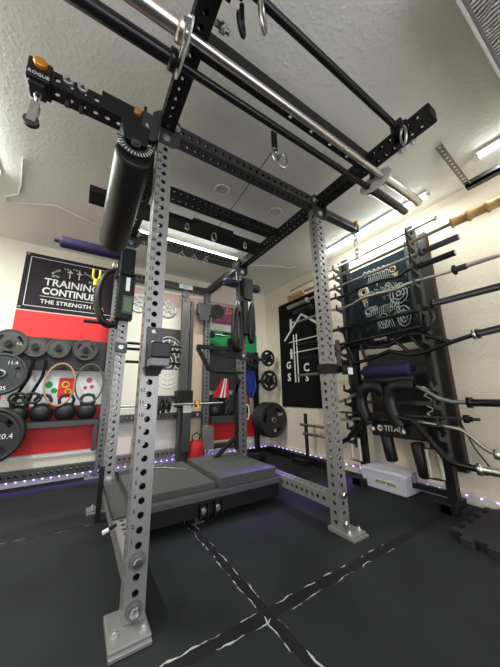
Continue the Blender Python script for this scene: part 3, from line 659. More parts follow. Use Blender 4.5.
for sx in (-1, 1):
    mb.box((cx+sx*.045-.005,y-.001,2.115),(cx+sx*.045+.005,y,2.205)).box((cx+sx*.045-.028,y-.001,2.18),(cx+sx*.045+.028,y,2.191)).box((cx+sx*.045-.01,y-.001,2.19),(cx+sx*.045+.01,y,2.21))
t.part('lettering', mb, WHITE)
mb = MB()
for px_, pz_ in ((-.865,2.315),(-.865,1.72),(.08,2.315),(.08,1.72)): mb.ring((px_,y-.002,pz_), X, Z, .009, .003, 10)
t.part('grommet', mb, ZINC)
solo('red_wall_panel', 'bright red panel on the back wall under the training banner', 'panel', MB().box((-.885,YB-.012,.27),(-.02,YB,1.685)), RED, (-.45,YB,.27))
solo('plate_board', 'black stained board with plate pegs crossing the red panel', 'board', MB().box((-1.18,2.135,1.08),(-.045,2.17,1.40)), WOODB, (-.5,2.15,1.1), bevel=.003)
t = Thing('mural_card', 'white card with painted green leaf and red flower behind the hanging bands', 'card', (-.4,YB-.02,.75))
t.part('card', MB().box((-.87,YB-.018,.72),(-.03,YB-.0125,1.08)), WHITEP)
t.part('leaf', MB().shape([circ(0,0,.035,9)], .002, (-.52,YB-.0195,.93), X, Z).shape([circ(0,0,.03,6)], .002, (-.47,YB-.0195,.87), X, Z), GREEN)
t.part('patch', MB().box((-.44,YB-.0205,.80),(-.30,YB-.0185,1.0)), RED)
t.part('swirl', MB().ring((-.38,YB-.021,.93), X, Z, .03, .009, 14).ring((-.35,YB-.021,.86), X, Z, .025, .008, 14), YEL)
t.part('flower', MB().shape([circ(0,0,.03,7)], .002, (-.17,YB-.0195,.98), X, Z).shape([circ(0,0,.022,7)], .002, (-.14,YB-.0195,.91), X, Z).shape([circ(0,0,.02,7)], .002, (-.20,YB-.0195,.90), X, Z), mat('pink_print',(.6,.08,.16),.6))

def plate(label, c, ax, r, th, m, holes=3, group=None, txt=None, name='weight_plate', phase=.5, rim=None):
    """grip weight plate facing -ax"""
    c = V(c); ax = V(ax).normalized(); xd = ax.cross(Z).normalized()
    t = Thing(name, label, 'weight plate', c, group)
    loops = [circ(0,0,r*.93,32), circ(0,0,.026,16)]
    for k in range(holes):
        a0_ = phase + 2*PI*k/holes; n = 6; lo = []
        for j in range(n+1): an = a0_-.42+.84*j/n; lo.append((r*.76*math.cos(an), r*.76*math.sin(an)))
        for j in range(n, -1, -1): an = a0_-.42+.84*j/n; lo.append((r*.56*math.cos(an), r*.56*math.sin(an)))
        loops.append(lo)
    b_ = MB(); b_.shape(loops, th*.55, c, xd, Z)
    b_.ring(c, xd, Z, r*.94, th*.5, 36, 8); b_.lathe([(.026,-th*.5),(.026+r*.1,-th*.5),(.03+r*.12,-th*.2),(.03+r*.12,th*.2),(.026+r*.1,th*.5),(.026,th*.5)], c, ax, 24)
    t.part('disc', b_, m)
    if r < .15 and m is IRON: t.part('rim', MB().ring(c - ax*th*.3, xd, Z, r*.93, th*.16, 36, 6), mat('worn_rim', (.30,.28,.26), .4, .7))
    t.part('hub', MB().lathe([(.0265,-th*.52),(.036,-th*.52),(.036,-th*.46)], c, ax, 18), STEEL if r > .15 else m)
    if txt:
        mb = MB()
        for (s_, sz, px_, pz_, mm) in txt: mb.text(s_, sz, c - ax*(th*.275+.0015) + xd*px_ + Z*pz_, xd, Z, .001)
        t.part('lettering', mb, WHITE)
    return t
AX = V((0, 1, 0))
def peg(label, a, b, r=.015, m=BLACK):
    a, b = V(a), V(b); d = (b-a).normalized(); t = Thing('plate_peg', label, 'peg', a, 'plate pegs')
    t.part('rod', MB().cyl(a, b, r, 12), m); t.part('cap', MB().cyl(b, b+d*.006, r*1.12, 12), m)
for i, (xx, r_, lab) in enumerate([(-.845,.135,'grey iron plate, leftmost and largest of the row on the black board'), (-.66,.098,'small grey change plate, second from left on the black board'),
                     (-.475,.098,'small grey change plate, third from left on the black board'), (-.24,.112,'grey three-grip plate, rightmost of the row on the black board')]):
    zz = 1.29
    if i == 0: plate(lab, (xx-.01,2.085,1.31), AX, r_, .026, IRON, 3, 'grey plates on the black board', [('4.5', .032, .07, .0, 0)])
    elif i == 3: plate(lab, (xx,2.095,zz), AX, r_, .024, IRON, 3, 'grey plates on the black board')
    else: plate(lab, (xx,2.095,zz), AX, r_, .024, IRON, 0, 'grey plates on the black board')
    peg('black peg through the '+['leftmost','second','third','rightmost'][i]+' grey plate on the board', (xx if i else xx-.01,2.134,zz if i else 1.31), (xx if i else xx-.01,2.035,zz if i else 1.31), .023)
plate('dark grey grip plate marked 25 at the left edge, above the black 20.4 plate', (-.865,2.02,1.02), AX, .185, .035, mat('slate_iron', (.05,.052,.055), .5, .5), 3, None, [('25', .05, .03, -.13, 0), ('11.4', .045, .07, .10, 0)], phase=0.1)
plate('front large black rubber plate marked 20.4 at the left edge', (-.84,1.90,.50), AX, .225, .04, RUB, 3, None, [('20.4', .062, .10, -.01, 0)], phase=.9)
plate('large black rubber plate behind the 20.4 plate', (-.84,1.945,.50), AX, .225, .035, RUB, 3)
plate('rearmost large black rubber plate of the lower left stack', (-.84,1.985,.50), AX, .225, .035, RUB, 3)
peg('thick peg holding the lower left black plates', (-.84,2.134,.50), (-.84,1.86,.50), .024)
peg('thick peg holding the plate marked 25', (-.865,2.134,1.02), (-.865,1.98,1.02), .024)
R.part('peg_rail', MB().box((-1.24,2.12,.46),(-.80,2.15,.54)), GREYD)
# shelf with kettlebells
t = Thing('kettlebell_shelf', 'long dark steel shelf rail carrying kettlebells before the red panel', 'shelf', (-.45,2.12,.55))
t.part('rail', MB().box((-1.2,2.06,.525),(-.045,2.068,.585)).box((-1.2,2.06,.575),(-.045,2.20,.585)).box((-1.2,2.19,.525),(-.045,2.20,.585)), GREYD, bevel=.002)
t.part('bracket', MB().box((-.09,2.068,.27),(-.05,2.11,.574)), GREYD, bevel=.002)
def kettle(label, x, y, z, r=.088, m=RUB, group='kettlebells on the shelf'):
    t = Thing('kettlebell', label, 'kettlebell', (x,y,z), group)
    t.part('body', MB().lathe([(0,0),(r*.6,0),(r*.86,r*.25),(r,r*.8),(r*.9,r*1.3),(r*.55,r*1.66),(.01,r*1.78)], (x,y,z), Z, 22), m)
    t.part('handle', MB().tube([(x-r*.55,y,z+r*1.5),(x-r*.68,y,z+r*2.1),(x-r*.45,y,z+r*2.5),(x,y,z+r*2.6),(x+r*.45,y,z+r*2.5),(x+r*.68,y,z+r*2.1),(x+r*.55,y,z+r*1.5)], .016, 10), m)
for i, xx in enumerate((-.54, -.35, -.165)):
    kettle(['black kettlebell on the left shelf next to the large plates','black kettlebell in the middle of the left shelf','black kettlebell at the right end of the left shelf'][i], xx, 2.13, .586, .093)
kettle('black kettlebell half hidden behind the lower left plates', -.72, 2.13, .586, .086)
for c_, rx, rz, m, lab in (((-.42,2.05,.93),.125,.205,TAN,'tan resistance band looped over a peg above the kettlebells'), ((-.17,2.05,.94),.125,.20,mat('dark_grey_band',(.09,.085,.08),.6),'dark grey resistance band looped over a peg near the rack post')):
    t = Thing('resistance_band', lab, 'resistance band', (c_[0],2.05,c_[2]+rz), 'resistance bands above the kettlebells')
    t.part('band', MB().ring(c_, X, Z, rx, .010, 30, 6, Ry=rz), m)
    peg('black peg carrying the '+('tan' if m is TAN else 'dark grey')+' band', (c_[0],2.134,c_[2]+rz-.028), (c_[0],2.02,c_[2]+rz-.028), .016)
for i, xx in enumerate((-.60, -.70)):
    t = Thing('hanging_strap', ['black strap with handle hanging right of the plate marked 25','second black strap hanging beside the plate marked 25'][i], 'strap', (xx,2.06,1.2))
    t.part('strap', MB().tube([(xx+.04,2.08,1.17),(xx+.03,2.07,1.0),(xx-.03,2.06,.84),(xx-.05,2.06,.72)], .014, 8), CLOTHB)
    t.part('handle', MB().ring((xx-.02,2.05,.80), X, Z, .065, .012, 18, 8, Ry=.045), FOAM)

# ================================================================ back wall, centre
solo('pink_board', 'long pinkish strip of board high on the back wall between the uprights', 'board', MB().box((.05,YB-.01,1.98),(1.9,YB,2.16)), PINK, (1,YB,1.98))
solo('cream_door_panel', 'tall cream panel against the back wall right of the dark column', 'panel', MB().box((.95,YB-.03,.14),(1.16,YB-.0005,1.97)), mat('peach_panel',(.74,.58,.42),.6), (1.05,YB,.14))
for i, (xx, zz) in enumerate(((.27,1.95),(.63,1.93))):
    t = Thing('wall_disc', ['light grey spoked disc on the back wall, left of the pair','light grey spoked disc on the back wall, beside the dark column'][i], 'disc', (xx,YB-.02,zz), 'spoked discs on the back wall')
    lo = [circ(0,0,.115,30), circ(0,0,.02,10)]
    for k in range(5):
        a_ = k*2*PI/5; lo.append([(q*math.cos(a_+e_), q*math.sin(a_+e_)) for q, e_ in ((.04,-.4),(.09,-.42),(.095,0),(.09,.42),(.04,.4))])
    t.part('disc', MB().shape(lo, .012, (xx,YB-.02,zz), X, Z), mat('pale_grey_metal',(.42,.42,.40),.5,.3)); t.part('rim', MB().ring((xx,YB-.02,zz), X, Z, .113, .008, 30), STEEL)
t = Thing('framed_print', 'black and white ornate print in a dark frame on the back wall', 'picture', (.62,YB-.02,.8))
t.part('frame', MB().box((.38,YB-.03,.74),(.97,YB-.001,1.66)), mat('dark_print', (.06,.055,.05), .6), bevel=.004)
mb = MB()
for rr in (.22,.19,.15,.10,.05): mb.ring((.675,YB-.032,1.22), X, Z, rr, .006, 30, 5, Ry=rr*1.5)
for k in range(16):
    a_ = 2*PI*k/16; mb.bar((.675+.1*math.cos(a_),YB-.032,1.22+.15*math.sin(a_)), (.675+.2*math.cos(a_),YB-.032,1.22+.30*math.sin(a_)), .006, .012)
for xx in (.42,.47,.88,.93):
    for k in range(14): mb.ring((xx,YB-.032,.80+k*.062), X, Z, .018, .004, 8, 4)
t.part('ornament', mb, WHITE)
t.part('mount', MB().box((.50,YB-.0312,.80),(.86,YB-.0302,1.12)), PAPER)
solo('white_cabinet_panel', 'low white panel behind the bench barbell', 'panel', MB().box((.05,YB-.02,.14),(.93,YB-.0005,.66)), mat('offwhite_panel',(.72,.68,.66),.6), (.4,YB,.14))
solo('paper_notice', 'white sheet with pink print leaning low behind the left upright', 'paper', MB().box((-.0+.05,YB-.06,.14),(.30,YB-.05,.36)), mat('pinkish_paper',(.74,.62,.62),.6), (.2,YB-.05,.14))
# cable column
t = Thing('cable_column', 'dark square cable column with pulley head standing before the back wall', 'cable column', (.83,2.03,0))
t.part('column', MB().box((.765,2.0,.0),(.865,2.06,2.05)), mat('bronze_grey_steel',(.10,.09,.085),.4,.4), bevel=.004)
t.part('guide_rail', MB().box((.885,2.01,.0),(.925,2.05,2.02)).box((.868,2.02,1.9),(.885,2.04,1.94)).box((.868,2.02,.2),(.885,2.04,.24)), GREYD, bevel=.002)
t.part('pulley', MB().lathe([(.05,0),(.05,.01),(.038,.02),(.05,.03),(.05,.04)], (.80,1.985,2.09), Y, 20).box((.78,1.99,2.0),(.82,2.03,2.1)), GREYD)
c_ = t.part('carriage', MB().box((.73,1.93,.66),(.92,2.075,.86)), BLACK, bevel=.008)
t.part('label_plate', MB().box((.80,1.925,.60),(.90,1.9285,.70)), WHITEP, c_)
t.part('base_column', MB().box((.80,1.93,.16),(.90,1.998,.66)), GREYD, bevel=.003)
# bench bar on the wall-row uprights
t = barbell('barbell', 'steel barbell racked low across the wall-row uprights', 'barbell', 1.90, .70, .10, 1.30, .014, .024, STEEL, STEEL, sl=.2, collar=.04, sleeves=(False, False))
t = Thing('barbell_collar', 'orange clamp collar on the low racked barbell', 'collar', (.955,1.90,.70)); t.part('clamp', MB().lathe([(.0142,0),(.036,0),(.036,.04),(.0142,.04)], (.935,1.90,.70), X, 16), ORANGE); t.part('lever', MB().bar((.955,1.87,.70),(.955,1.85,.64),.012,.012,upv=X), ORANGE)
for i, xx in enumerate((.50,.56,.62)):
    plate(['leftmost','middle','rightmost'][i]+' of three small black plates on the low racked barbell', (xx,1.90,.70), (1,.0,0), .10-.012*i, .025, RUB, 0, 'small plates on the low barbell')
for a_, b_, lab in (((.30,2.0),(.50,2.10),'red bag on the floor behind the near left upright'), ((.93,2.0),(1.06,2.10),'red bag on the floor right of the cable column')):
    xm = (a_[0]+b_[0])/2; w_ = .10; t = Thing('red_bag', lab, 'bag', (xm,2.06,.0), 'red bags on the floor')
    t.part('body', MB().lathe([(0,0),(w_*.9,0),(w_,.06),(w_*.98,.20),(w_*.7,.26),(0,.28)], (xm,2.0,.0), Z, 18), REDC, bevel=0)
    t.part('handle', MB().tube([(xm-.04,2.0,.25),(xm-.05,1.99,.33),(xm,1.98,.36),(xm+.05,1.99,.33),(xm+.04,2.0,.25)], .008, 8), BLACK)

# ================================================================ back wall, right part
solo('green_flag', 'plain green flag hanging on the back wall between the right uprights', 'flag', MB().box((1.18,YB-.012,1.02),(2.06,YB-.004,1.72)), GREEN, (1.6,YB,1.02))
t = Thing('graffiti_sign', 'small colourful sign with red and yellow lettering above the green flag', 'sign', (1.5,YB-.02,1.8))
t.part('board', MB().box((1.29,YB-.02,1.83),(1.70,YB-.001,2.10)), mat('violet_board',(.20,.04,.16),.5))
t.part('lettering', MB().text('OLD', .13, (1.47,YB-.022,2.03), X, Z).text('S', .12, (1.37,YB-.022,1.91), X, Z), mat('yellow_print',(.85,.55,.05),.5))
t.part('lettering', MB().text('CLIM', .14, (1.54,YB-.023,1.905), X, Z).text('DE', .1, (1.60,YB-.023,2.02), X, Z), mat('red_print',(.8,.03,.03),.5))
solo('black_shelf_board', 'black stained board across the wall behind the right uprights', 'board', MB().box((1.22,2.17,.86),(2.05,2.2,1.42)).box((1.22,2.2,.53),(1.9,2.23,.80)), WOODB, (1.6,2.17,.8), bevel=.003)
solo('black_shelf', 'dark shelf carrying two kettlebells behind the right uprights', 'shelf', MB().box((1.21,2.02,.50),(1.66,2.17,.53)).box((1.21,2.02,.44),(1.66,2.035,.50)), GREYD, (1.4,2.1,.5), bevel=.002)
kettle('kettlebell on the dark shelf, left of the two behind the right uprights', 1.29, 2.10, .5305, .075, RUB, 'kettlebells on the dark shelf')
kettle('kettlebell on the dark shelf, right of the two behind the right uprights', 1.50, 2.10, .5305, .08, RUB, 'kettlebells on the dark shelf')
solo('red_wall_panel', 'red panel low on the back wall behind the right uprights', 'panel', MB().box((1.25,YB-.012,.20),(2.0,YB-.0005,.50)), RED, (1.6,YB,.2))
t = Thing('hanging_cloth', 'red and white striped cloth hanging above the shelf kettlebells', 'cloth', (1.45,2.14,.9))
t.part('cloth', MB().hexa([(1.27,2.13,.76),(1.52,2.13,.76),(1.52,2.16,.76),(1.27,2.16,.76),(1.42,2.13,1.02),(1.50,2.13,1.02),(1.50,2.16,1.02),(1.42,2.16,1.02)]), REDC)
t.part('stripe', MB().hexa([(1.37,2.126,.76),(1.40,2.126,.76),(1.40,2.1295,.76),(1.37,2.1295,.76),(1.445,2.126,1.02),(1.455,2.126,1.02),(1.455,2.1295,1.02),(1.445,2.1295,1.02)]).hexa([(1.43,2.126,.76),(1.455,2.126,.76),(1.455,2.1295,.76),(1.43,2.1295,.76),(1.465,2.126,1.02),(1.475,2.126,1.02),(1.475,2.1295,1.02),(1.465,2.1295,1.02)]), WHITE)
t = Thing('lifting_belt', 'blue lifting belt hanging right of the right middle upright', 'belt', (1.80,2.05,1.1))
t.part('belt', MB().tube([(1.74,2.08,1.13),(1.73,2.07,.95),(1.76,2.06,.78),(1.84,2.06,.76),(1.90,2.06,.90),(1.88,2.07,1.13)], .05, 10, flat=.3), BLUE)
t.part('fold', MB().box((1.76,2.04,.8),(1.87,2.075,1.12)), BLUE, bevel=.01)
t = Thing('hanging_strap', 'red strap with a white loop hanging below the blue belt', 'strap', (1.74,2.04,.9))
t.part('strap', MB().bar((1.75,2.03,.80),(1.76,2.03,.62),.035,.006,upv=Y), REDC); t.part('loop', MB().ring((1.745,2.025,.56), X, Z, .03, .009, 18, 6, Ry=.10), WHITEP)
# plate tree in the corner
t = Thing('plate_tree', 'black plate tree standing in the back right corner', 'plate tree', (1.98,2.08,0))
t.part('post', MB().box((1.94,2.10,.02),(2.0,2.16,1.42)), BLACK, bevel=.003)
t.part('foot', MB().box((1.66,1.60,.0),(1.74,2.16,.05)).box((1.66,1.58,.05),(1.74,1.64,.12)).box((1.70,2.10,.0),(2.2,2.16,.05)), BLACK, bevel=.003)
for nm, xx, zz in (('a',2.035,1.31),('b',2.035,.985),('c',2.02,.455),('d',1.80,1.27)): t.part('peg', MB().cyl((xx,2.13,zz),(xx,1.77 if nm == 'c' else 1.84,zz),.022,12), BLACK)
T2 = lambda a, b: [(a, .045, .07, .05, 0), (b, .04, -.02, -.09, 0)]
plate('small black plate on the top right peg of the corner plate tree', (2.035,1.90,1.31), AX, .115, .03, RUB, 4, None, None, phase=.3)
plate('small black plate on the top left peg of the corner plate tree', (1.80,1.93,1.27), AX, .095, .03, RUB, 4)
plate('medium black plate in the middle of the corner plate tree', (2.035,1.88,.985), AX, .14, .035, RUB, 5, None, [('10', .035, .075, .06, 0)], phase=.2)
for i in range(5):
    plate(['front','second','third','fourth','rearmost'][i]+' of the large black plates on the low peg of the plate tree', (2.02,1.80+.045*i,.455), AX, .225, .04, RUB, 3, None,
          ([('45', .055, .02, -.14, 0), ('20.4', .05, .12, .07, 0)] if i == 0 else None), phase=2.9)
mb = MB().text('IRON', .045, (1.96,1.846,.52), (.35,0,1), (-1,0,.35), .001)
# low sign letters
t = Thing('lit_word_sign', 'row of pale violet letters standing low behind the crash pads', 'sign', (1.2,2.0,.0))
t.part('base', MB().box((.60,2.04,.0),(1.62,2.07,.02)), WHITEP)
t.part('letter', MB().text('STRENGTH', .15, (1.10,2.055,.075), X, Z, .02), mat('pale_violet',(.55,.50,.85),.5))

# ================================================================ right wall
t = Thing('gym_banner', 'black banner with a white house outline and rack drawing on the right wall', 'banner', (XR-.01,1.4,.62))
xb = XR-.012
t.part('cloth', MB().box((xb,.95,.62),(xb+.008,1.87,2.13)), CLOTHB)
mb = MB(); q = lambda yy, zz: (xb-.001, yy, zz)
def ln(a, b, wd=.03): mb.bar(q(*a), q(*b), .002, wd, upv=(0, -(b[1]-a[1]), (b[0]-a[0])))
ln((1.76,1.56),(1.38,1.88)); ln((1.38,1.88),(.97,1.60)); ln((1.60,1.70),(1.60,1.86),.05); ln((1.52,1.80),(1.60,1.80),.02)
for yy in (1.56,1.50,1.10,1.04): ln((yy,1.62),(yy,.95),.022)
for zz in (1.52,1.36): ln((1.66,zz),(.98,zz),.012)
ln((1.62,1.42),(1.62,1.28),.04); ln((1.0,1.42),(1.0,1.28),.04)
mb.text('G', .14, q(1.69,1.19), -Y, Z, .002, bold=.004).text('S', .15, q(1.69,1.02), -Y, Z, .002, bold=.004).text('C', .15, q(1.34,1.13), -Y, Z, .002, bold=.004).text('S', .13, q(1.34,1.0), -Y, Z, .002, bold=.004)
t.part('drawing', mb, WHITE)
t = Thing('skull_banner', 'blue-black banner with pale chain and skull line drawing behind the stored bars', 'banner', (XR-.03,.2,1.27))
xb = XR-.014
t.part('cloth', MB().box((xb,-.14,1.26),(xb+.01,.62,2.15)), CLOTHT)
mb = MB(); 
def rg(yy, zz, ry, rz, r=.006): mb.ring((xb-.002,yy,zz), Y, Z, ry, r, 18, 4, Ry=rz)
for k in range(6): rg(.36-.052*k, 2.05-.004*k, .02, .032, .005)
for k in range(5): rg(.28-.06*k, 1.335, .024, .036, .006)
rg(.40,1.86,.055,.06,.010); rg(.40,1.86,.03,.035,.010)
rg(.04,1.72,.085,.09,.005); rg(.04,1.73,.055,.06,.005); rg(.04,1.73,.02,.022,.006); rg(.22,1.50,.06,.075,.004); rg(.02,1.50,.06,.10,.004); rg(.02,1.50,.035,.06,.004); rg(.22,1.5,.03,.035,.004); rg(.36,1.64,.035,.035,.004)
rr_ = random.Random(7)
for k in range(46):
    yy, zz = rr_.uniform(-.06,.42), rr_.uniform(1.42,1.90); a_ = rr_.uniform(0,PI); l_ = rr_.uniform(.015,.045)
    mb.bar(q(yy,zz), q(yy+l_*math.cos(a_), zz+l_*math.sin(a_)), .003, .007, upv=(1,0,0))
for k in range(16): rg(rr_.uniform(-.05,.40), rr_.uniform(1.44,1.88), rr_.uniform(.012,.03), rr_.uniform(.012,.03), .0035)
for k in range(14):
    yy = .34-.022*k; mb.bar(q(yy,1.93), q(yy-.02,2.0), .003, .006, upv=(1,0,0))
    mb.bar(q(yy,1.86-.01*(k%3)), q(yy-.03,1.80), .003, .006, upv=(1,0,0)); mb.bar(q(yy,1.58), q(yy-.01,1.66), .003, .007, upv=(1,0,0)); mb.bar(q(yy-.05,1.42), q(yy-.02,1.52), .003, .006, upv=(1,0,0))

t.part('drawing', mb, mat('pale_line_print',(.36,.38,.35),.6))
GP = mat('gold_print',(.28,.19,.08),.6)
t.part('gold_print', MB().ring((xb-.003,.40,1.86), Y, Z, .040, .011, 18, 5), GP); t.part('gold_print', MB().shape([[(-.04,0),(.04,0),(0,-.10)]], .004, q(.40,1.80), -Y, Z), GP)
t.part('gold_print', MB().ring((xb-.003,.06,1.99), Y, Z, .028, .008, 14, 5), GP); t.part('gold_print', MB().shape([[(-.03,0),(.03,0),(0,-.07)]], .004, q(.04,1.95), -Y, Z), GP)
#('gold_print',(.28,.19,.08),.6))

# wall boards behind bar rack
t = Thing('backing_board', 'tall black board with brown edge against the right wall by the near bar-rack post', 'board', (XR-.03,-.2,.2))
t.part('board', MB().box((XR-.06,-.27,.22),(XR-.0005,-.09,2.2)), WOODB, bevel=.002)
t.part('edge_strip', MB().box((XR-.064,-.278,.22),(XR-.0605,-.262,2.2)).box((XR-.06,-.279,.22),(XR-.001,-.2705,2.2)), WOODE)
solo('black_wall_board', 'wide black board on the right wall behind the purple roller and shoulder pads', 'board', MB().box((XR-.03,-.085,.42),(XR-.0005,.44,1.18)), WOODB, (XR-.02,.2,.42))
# bar rack
t = Thing('bar_storage_rack', 'black gun-style storage rack for barbells standing against the right wall', 'bar rack', (2.1,.12,0))
XU = 2.065
hooks = [2.12, 2.02, 1.90, 1.80, 1.67, 1.45, 1.20, .85, .72, .60, .50, .38]
for yy in (-.215, .48):
    u = t.part('upright', MB().box((XU-.012,yy-.032,.05),(XU+.055,yy+.032,2.23)), BLACK, bevel=.004)
    t.part('foot', MB().box((1.93,yy-.035,.0),(XU+.12,yy+.035,.055)).box((1.93,yy-.07,.0),(1.99,yy+.05,.06)), BLACK, bevel=.004)
    lo = [(0,.30),(.0,2.2),(.05,2.2)]
    for hz in hooks: lo += [(.05,hz+.04),(.035,hz+.005),(.06,hz-.012),(.125,hz-.012),(.13,hz+.03),(.145,hz+.03),(.145,hz-.03),(.09,hz-.045),(.05,hz-.055)]
    lo = [(0,.30),(0,2.2)] + [p for p in lo[2:]] + [(.05,.30)]
    t.part('hook_plate', MB().shape([lo], .012, (XU-.002,yy-.038 if yy < 0 else yy+.038,0), -X, Z), mat('hook_plate_steel', (.05,.053,.056), .5, .4), label='dark steel plate cut into hooks')
    t.part('top_tab', MB().box((XU-.002,yy-.05,2.10),(XU+.02,yy+.045,2.23)), GREY if yy < 0 else GREYD, bevel=.004)
t.part('rail', MB().box((XU+.01,-.22,.06),(XU+.045,.45,.10)).box((XU+.01,-.22,1.22),(XU+.045,.45,1.26)), BLACK)
t.part('rail', MB().box((XU+.012,-.22,.70),(XU+.04,.45,.73)), GREYD)
# ---- bars (all lie along Y at x about 2.0)
BX = 1.995
def bent(name, label, pts, r, m, cat='barbell', sleeve=None, group=None, bx=None):
    """pts: (y,z) list from near to far; sleeve: list of (y_from, y_to, r, mat)"""
    bx = bx or BX; P = [V((bx, a, b)) for a, b in pts]
    t = Thing(name, label, cat, P[len(P)//2], group)
    sm = []
    for i, p in enumerate(P):
        if 0 < i < len(P)-1: sm += [p.lerp(P[i-1], .3), p.lerp(P[i+1], .3)]
        else: sm.append(p)
    t.part('shaft', MB().tube(sm, r, 12), m)
    for (p, qy, rr, mm, cr) in (sleeve or []):
        p = V((bx, p[0], p[1])); d = V((0, 1 if qy > p.y else -1, 0))
        L = abs(qy-p.y)
        t.part('collar', MB().lathe([(r,-.012),(cr,-.01),(cr,.018),(rr,.02)], p, d, 18), mm)
        t.part('sleeve', MB().lathe([(rr,.02),(rr,L-.004),(rr*.85,L)], p, d, 18), mm)
        if L < .3: t.part('end_cap', MB().lathe([(rr*.86,0),(rr*.86,.003),(rr*.6,.0035)], p+d*L, d, 18), STEEL, label='bright steel sleeve end')
    return t
t = bent('barbell', 'thinnest straight steel bar on the topmost hooks of the bar rack', [(-.46,2.15),(1.3,2.14)], .0105, STEEL)
t.part('end_ring', MB().lathe([(.0105,0),(.019,0),(.019,.02),(.012,.022)], (BX,-.46,2.15), Y, 16), STEEL)
BXs = BX
# bamboo bar
t = Thing('bamboo_bar', 'barbell with thick tan bamboo ends on the second hooks of the bar rack', 'bamboo bar', (BX,.3,2.045))
t.part('shaft', MB().cyl((BX,-.56,2.045),(BX,1.06,2.045),.014,12), mat('olive_rod',(.30,.28,.18),.5))
for y0, y1 in ((-.54,-.98),(1.03,1.33)):
    n = 4 if y1 < 0 else 3; prof = []; L = abs(y1-y0)
    for k in range(n): a_ = L*k/n; prof += [(.043,a_+.004),(.033,a_+.016),(.032,a_+L/n-.018),(.043,a_+L/n-.004)]
    prof = [(0,0),(.03,0)] + prof + [(.029,L),(0,L)]
    t.part('bamboo_end', MB().lathe(prof, (BX,y0,2.045), V((0,-1 if y1 < 0 else 1,0)), 18), BAMBOO)
bent('barbell', 'straight barbell with dark sleeves below the bamboo bar', [(-.31,1.92),(1.0,1.92)], .014, STEEL, sleeve=[((-.31,1.92),-.57,.024,GREYD,.034),((1.0,1.92),1.36,.024,STEEL,.034)])
bent('barbell', 'wavy black curl bar below the dark-sleeved barbell', [(-.25,1.81),(-.20,1.82),(-.08,1.775),(-.0,1.81),(.14,1.815),(.30,1.82),(.42,1.79),(.66,1.82),(.95,1.82)], .0135, BLACKS, sleeve=[((-.25,1.81),-.53,.024,BLACKS,.032),((.95,1.82),1.25,.024,BLACKS,.032)])
t = bent('barbell', 'wavy bright steel curl bar with a spring clamp near its end', [(-.72,1.68),(-.41,1.68),(-.19,1.70),(-.08,1.68),(.0,1.69),(.12,1.70),(.29,1.71),(.40,1.665),(.62,1.69),(1.2,1.69)], .013, CHROME, sleeve=[((-.56,1.68),-.76,.0165,CHROME,.02)])
t.part('clamp', MB().lathe([(.014,0),(.02,0),(.038,.01),(.038,.022),(.022,.03),(.022,.09),(.014,.09)], (BX,-.49,1.68), -Y, 16), BLACK)
# swiss bar (ladder style)
t = Thing('multi_grip_bar', 'black ladder-like multi-grip bar with slanted handles on the middle hooks', 'multi-grip bar', (BX,.2,1.38))
A = lambda *p: [(BX, a, b) for a, b in p]
t.part('frame', MB().tube(A((-.30,1.45),(.66,1.46),(.70,1.42),(.70,1.30),(.66,1.255),(-.28,1.285),(-.32,1.36),(-.30,1.45)), .018, 8).tube([(BX-.055,a,b) for a, b in ((-.25,1.43),(.64,1.44),(.64,1.28),(-.25,1.30),(-.25,1.43))], .0145, 8), BLACKS)
for a_ in (.52,.35,.16,-.02,-.17): t.part('handle', MB().cyl((BX,a_,1.45),(BX-.02,a_-.05,1.27),.014,10), BLACKS)
t.part('sleeve', MB().lathe([(.016,0),(.034,0),(.034,.02),(.025,.022),(.025,.58),(0,.58)], (BX,-.32,1.47), -Y, 16), BLACKS)
t.part('sleeve', MB().cyl((BX,.70,1.38),(BX,1.2,1.38),.025,16), BLACKS)
t.part('label_plate', MB().box((BX-.03,.06,1.262),(BX-.018,.17,1.29)), mat('salmon_label',(.55,.35,.3),.5))
# diamond bar
t = Thing('multi_grip_bar', 'black diamond-framed bar below the ladder-like multi-grip bar', 'multi-grip bar', (BX,.2,1.2))
t.part('frame', MB().tube(A((-.40,1.155),(-.20,1.26),(-.10,1.275),(.06,1.20),(.22,1.21),(.34,1.285),(.48,1.28),(.64,1.205)), .018, 8).tube(A((-.40,1.155),(-.22,1.11),(-.12,1.10),(.07,1.155),(.22,1.11),(.42,1.085),(.56,1.12),(.64,1.205)), .018, 8), BLACKS)
for a_, b_, c_, d_ in ((-.12,1.27,-.22,1.11),(.0,1.235,-.12,1.10),(.34,1.28,.30,1.10),(.48,1.28,.42,1.09)): t.part('handle', MB().cyl((BX,a_,b_),(BX,c_,d_),.014,10), BLACKS)
t.part('sleeve', MB().cyl((BX,-.40,1.155),(BX,-.55,1.185),.016,14), BLACKS)
t.part('sleeve', MB().lathe([(.016,0),(.034,0),(.034,.022),(.0245,.024),(.0245,.40),(0,.40)], (BX,-.55,1.185), V((0,-1,.1)), 16), BLACKS)
t.part('collar', MB().lathe([(.017,0),(.036,.0),(.036,.02),(.017,.02)], (BX,-.535,1.183), V((0,-1,.1)), 16), STEEL)
t.part('sleeve', MB().cyl((BX,.64,1.205),(BX,1.15,1.21),.024,16), BLACKS)
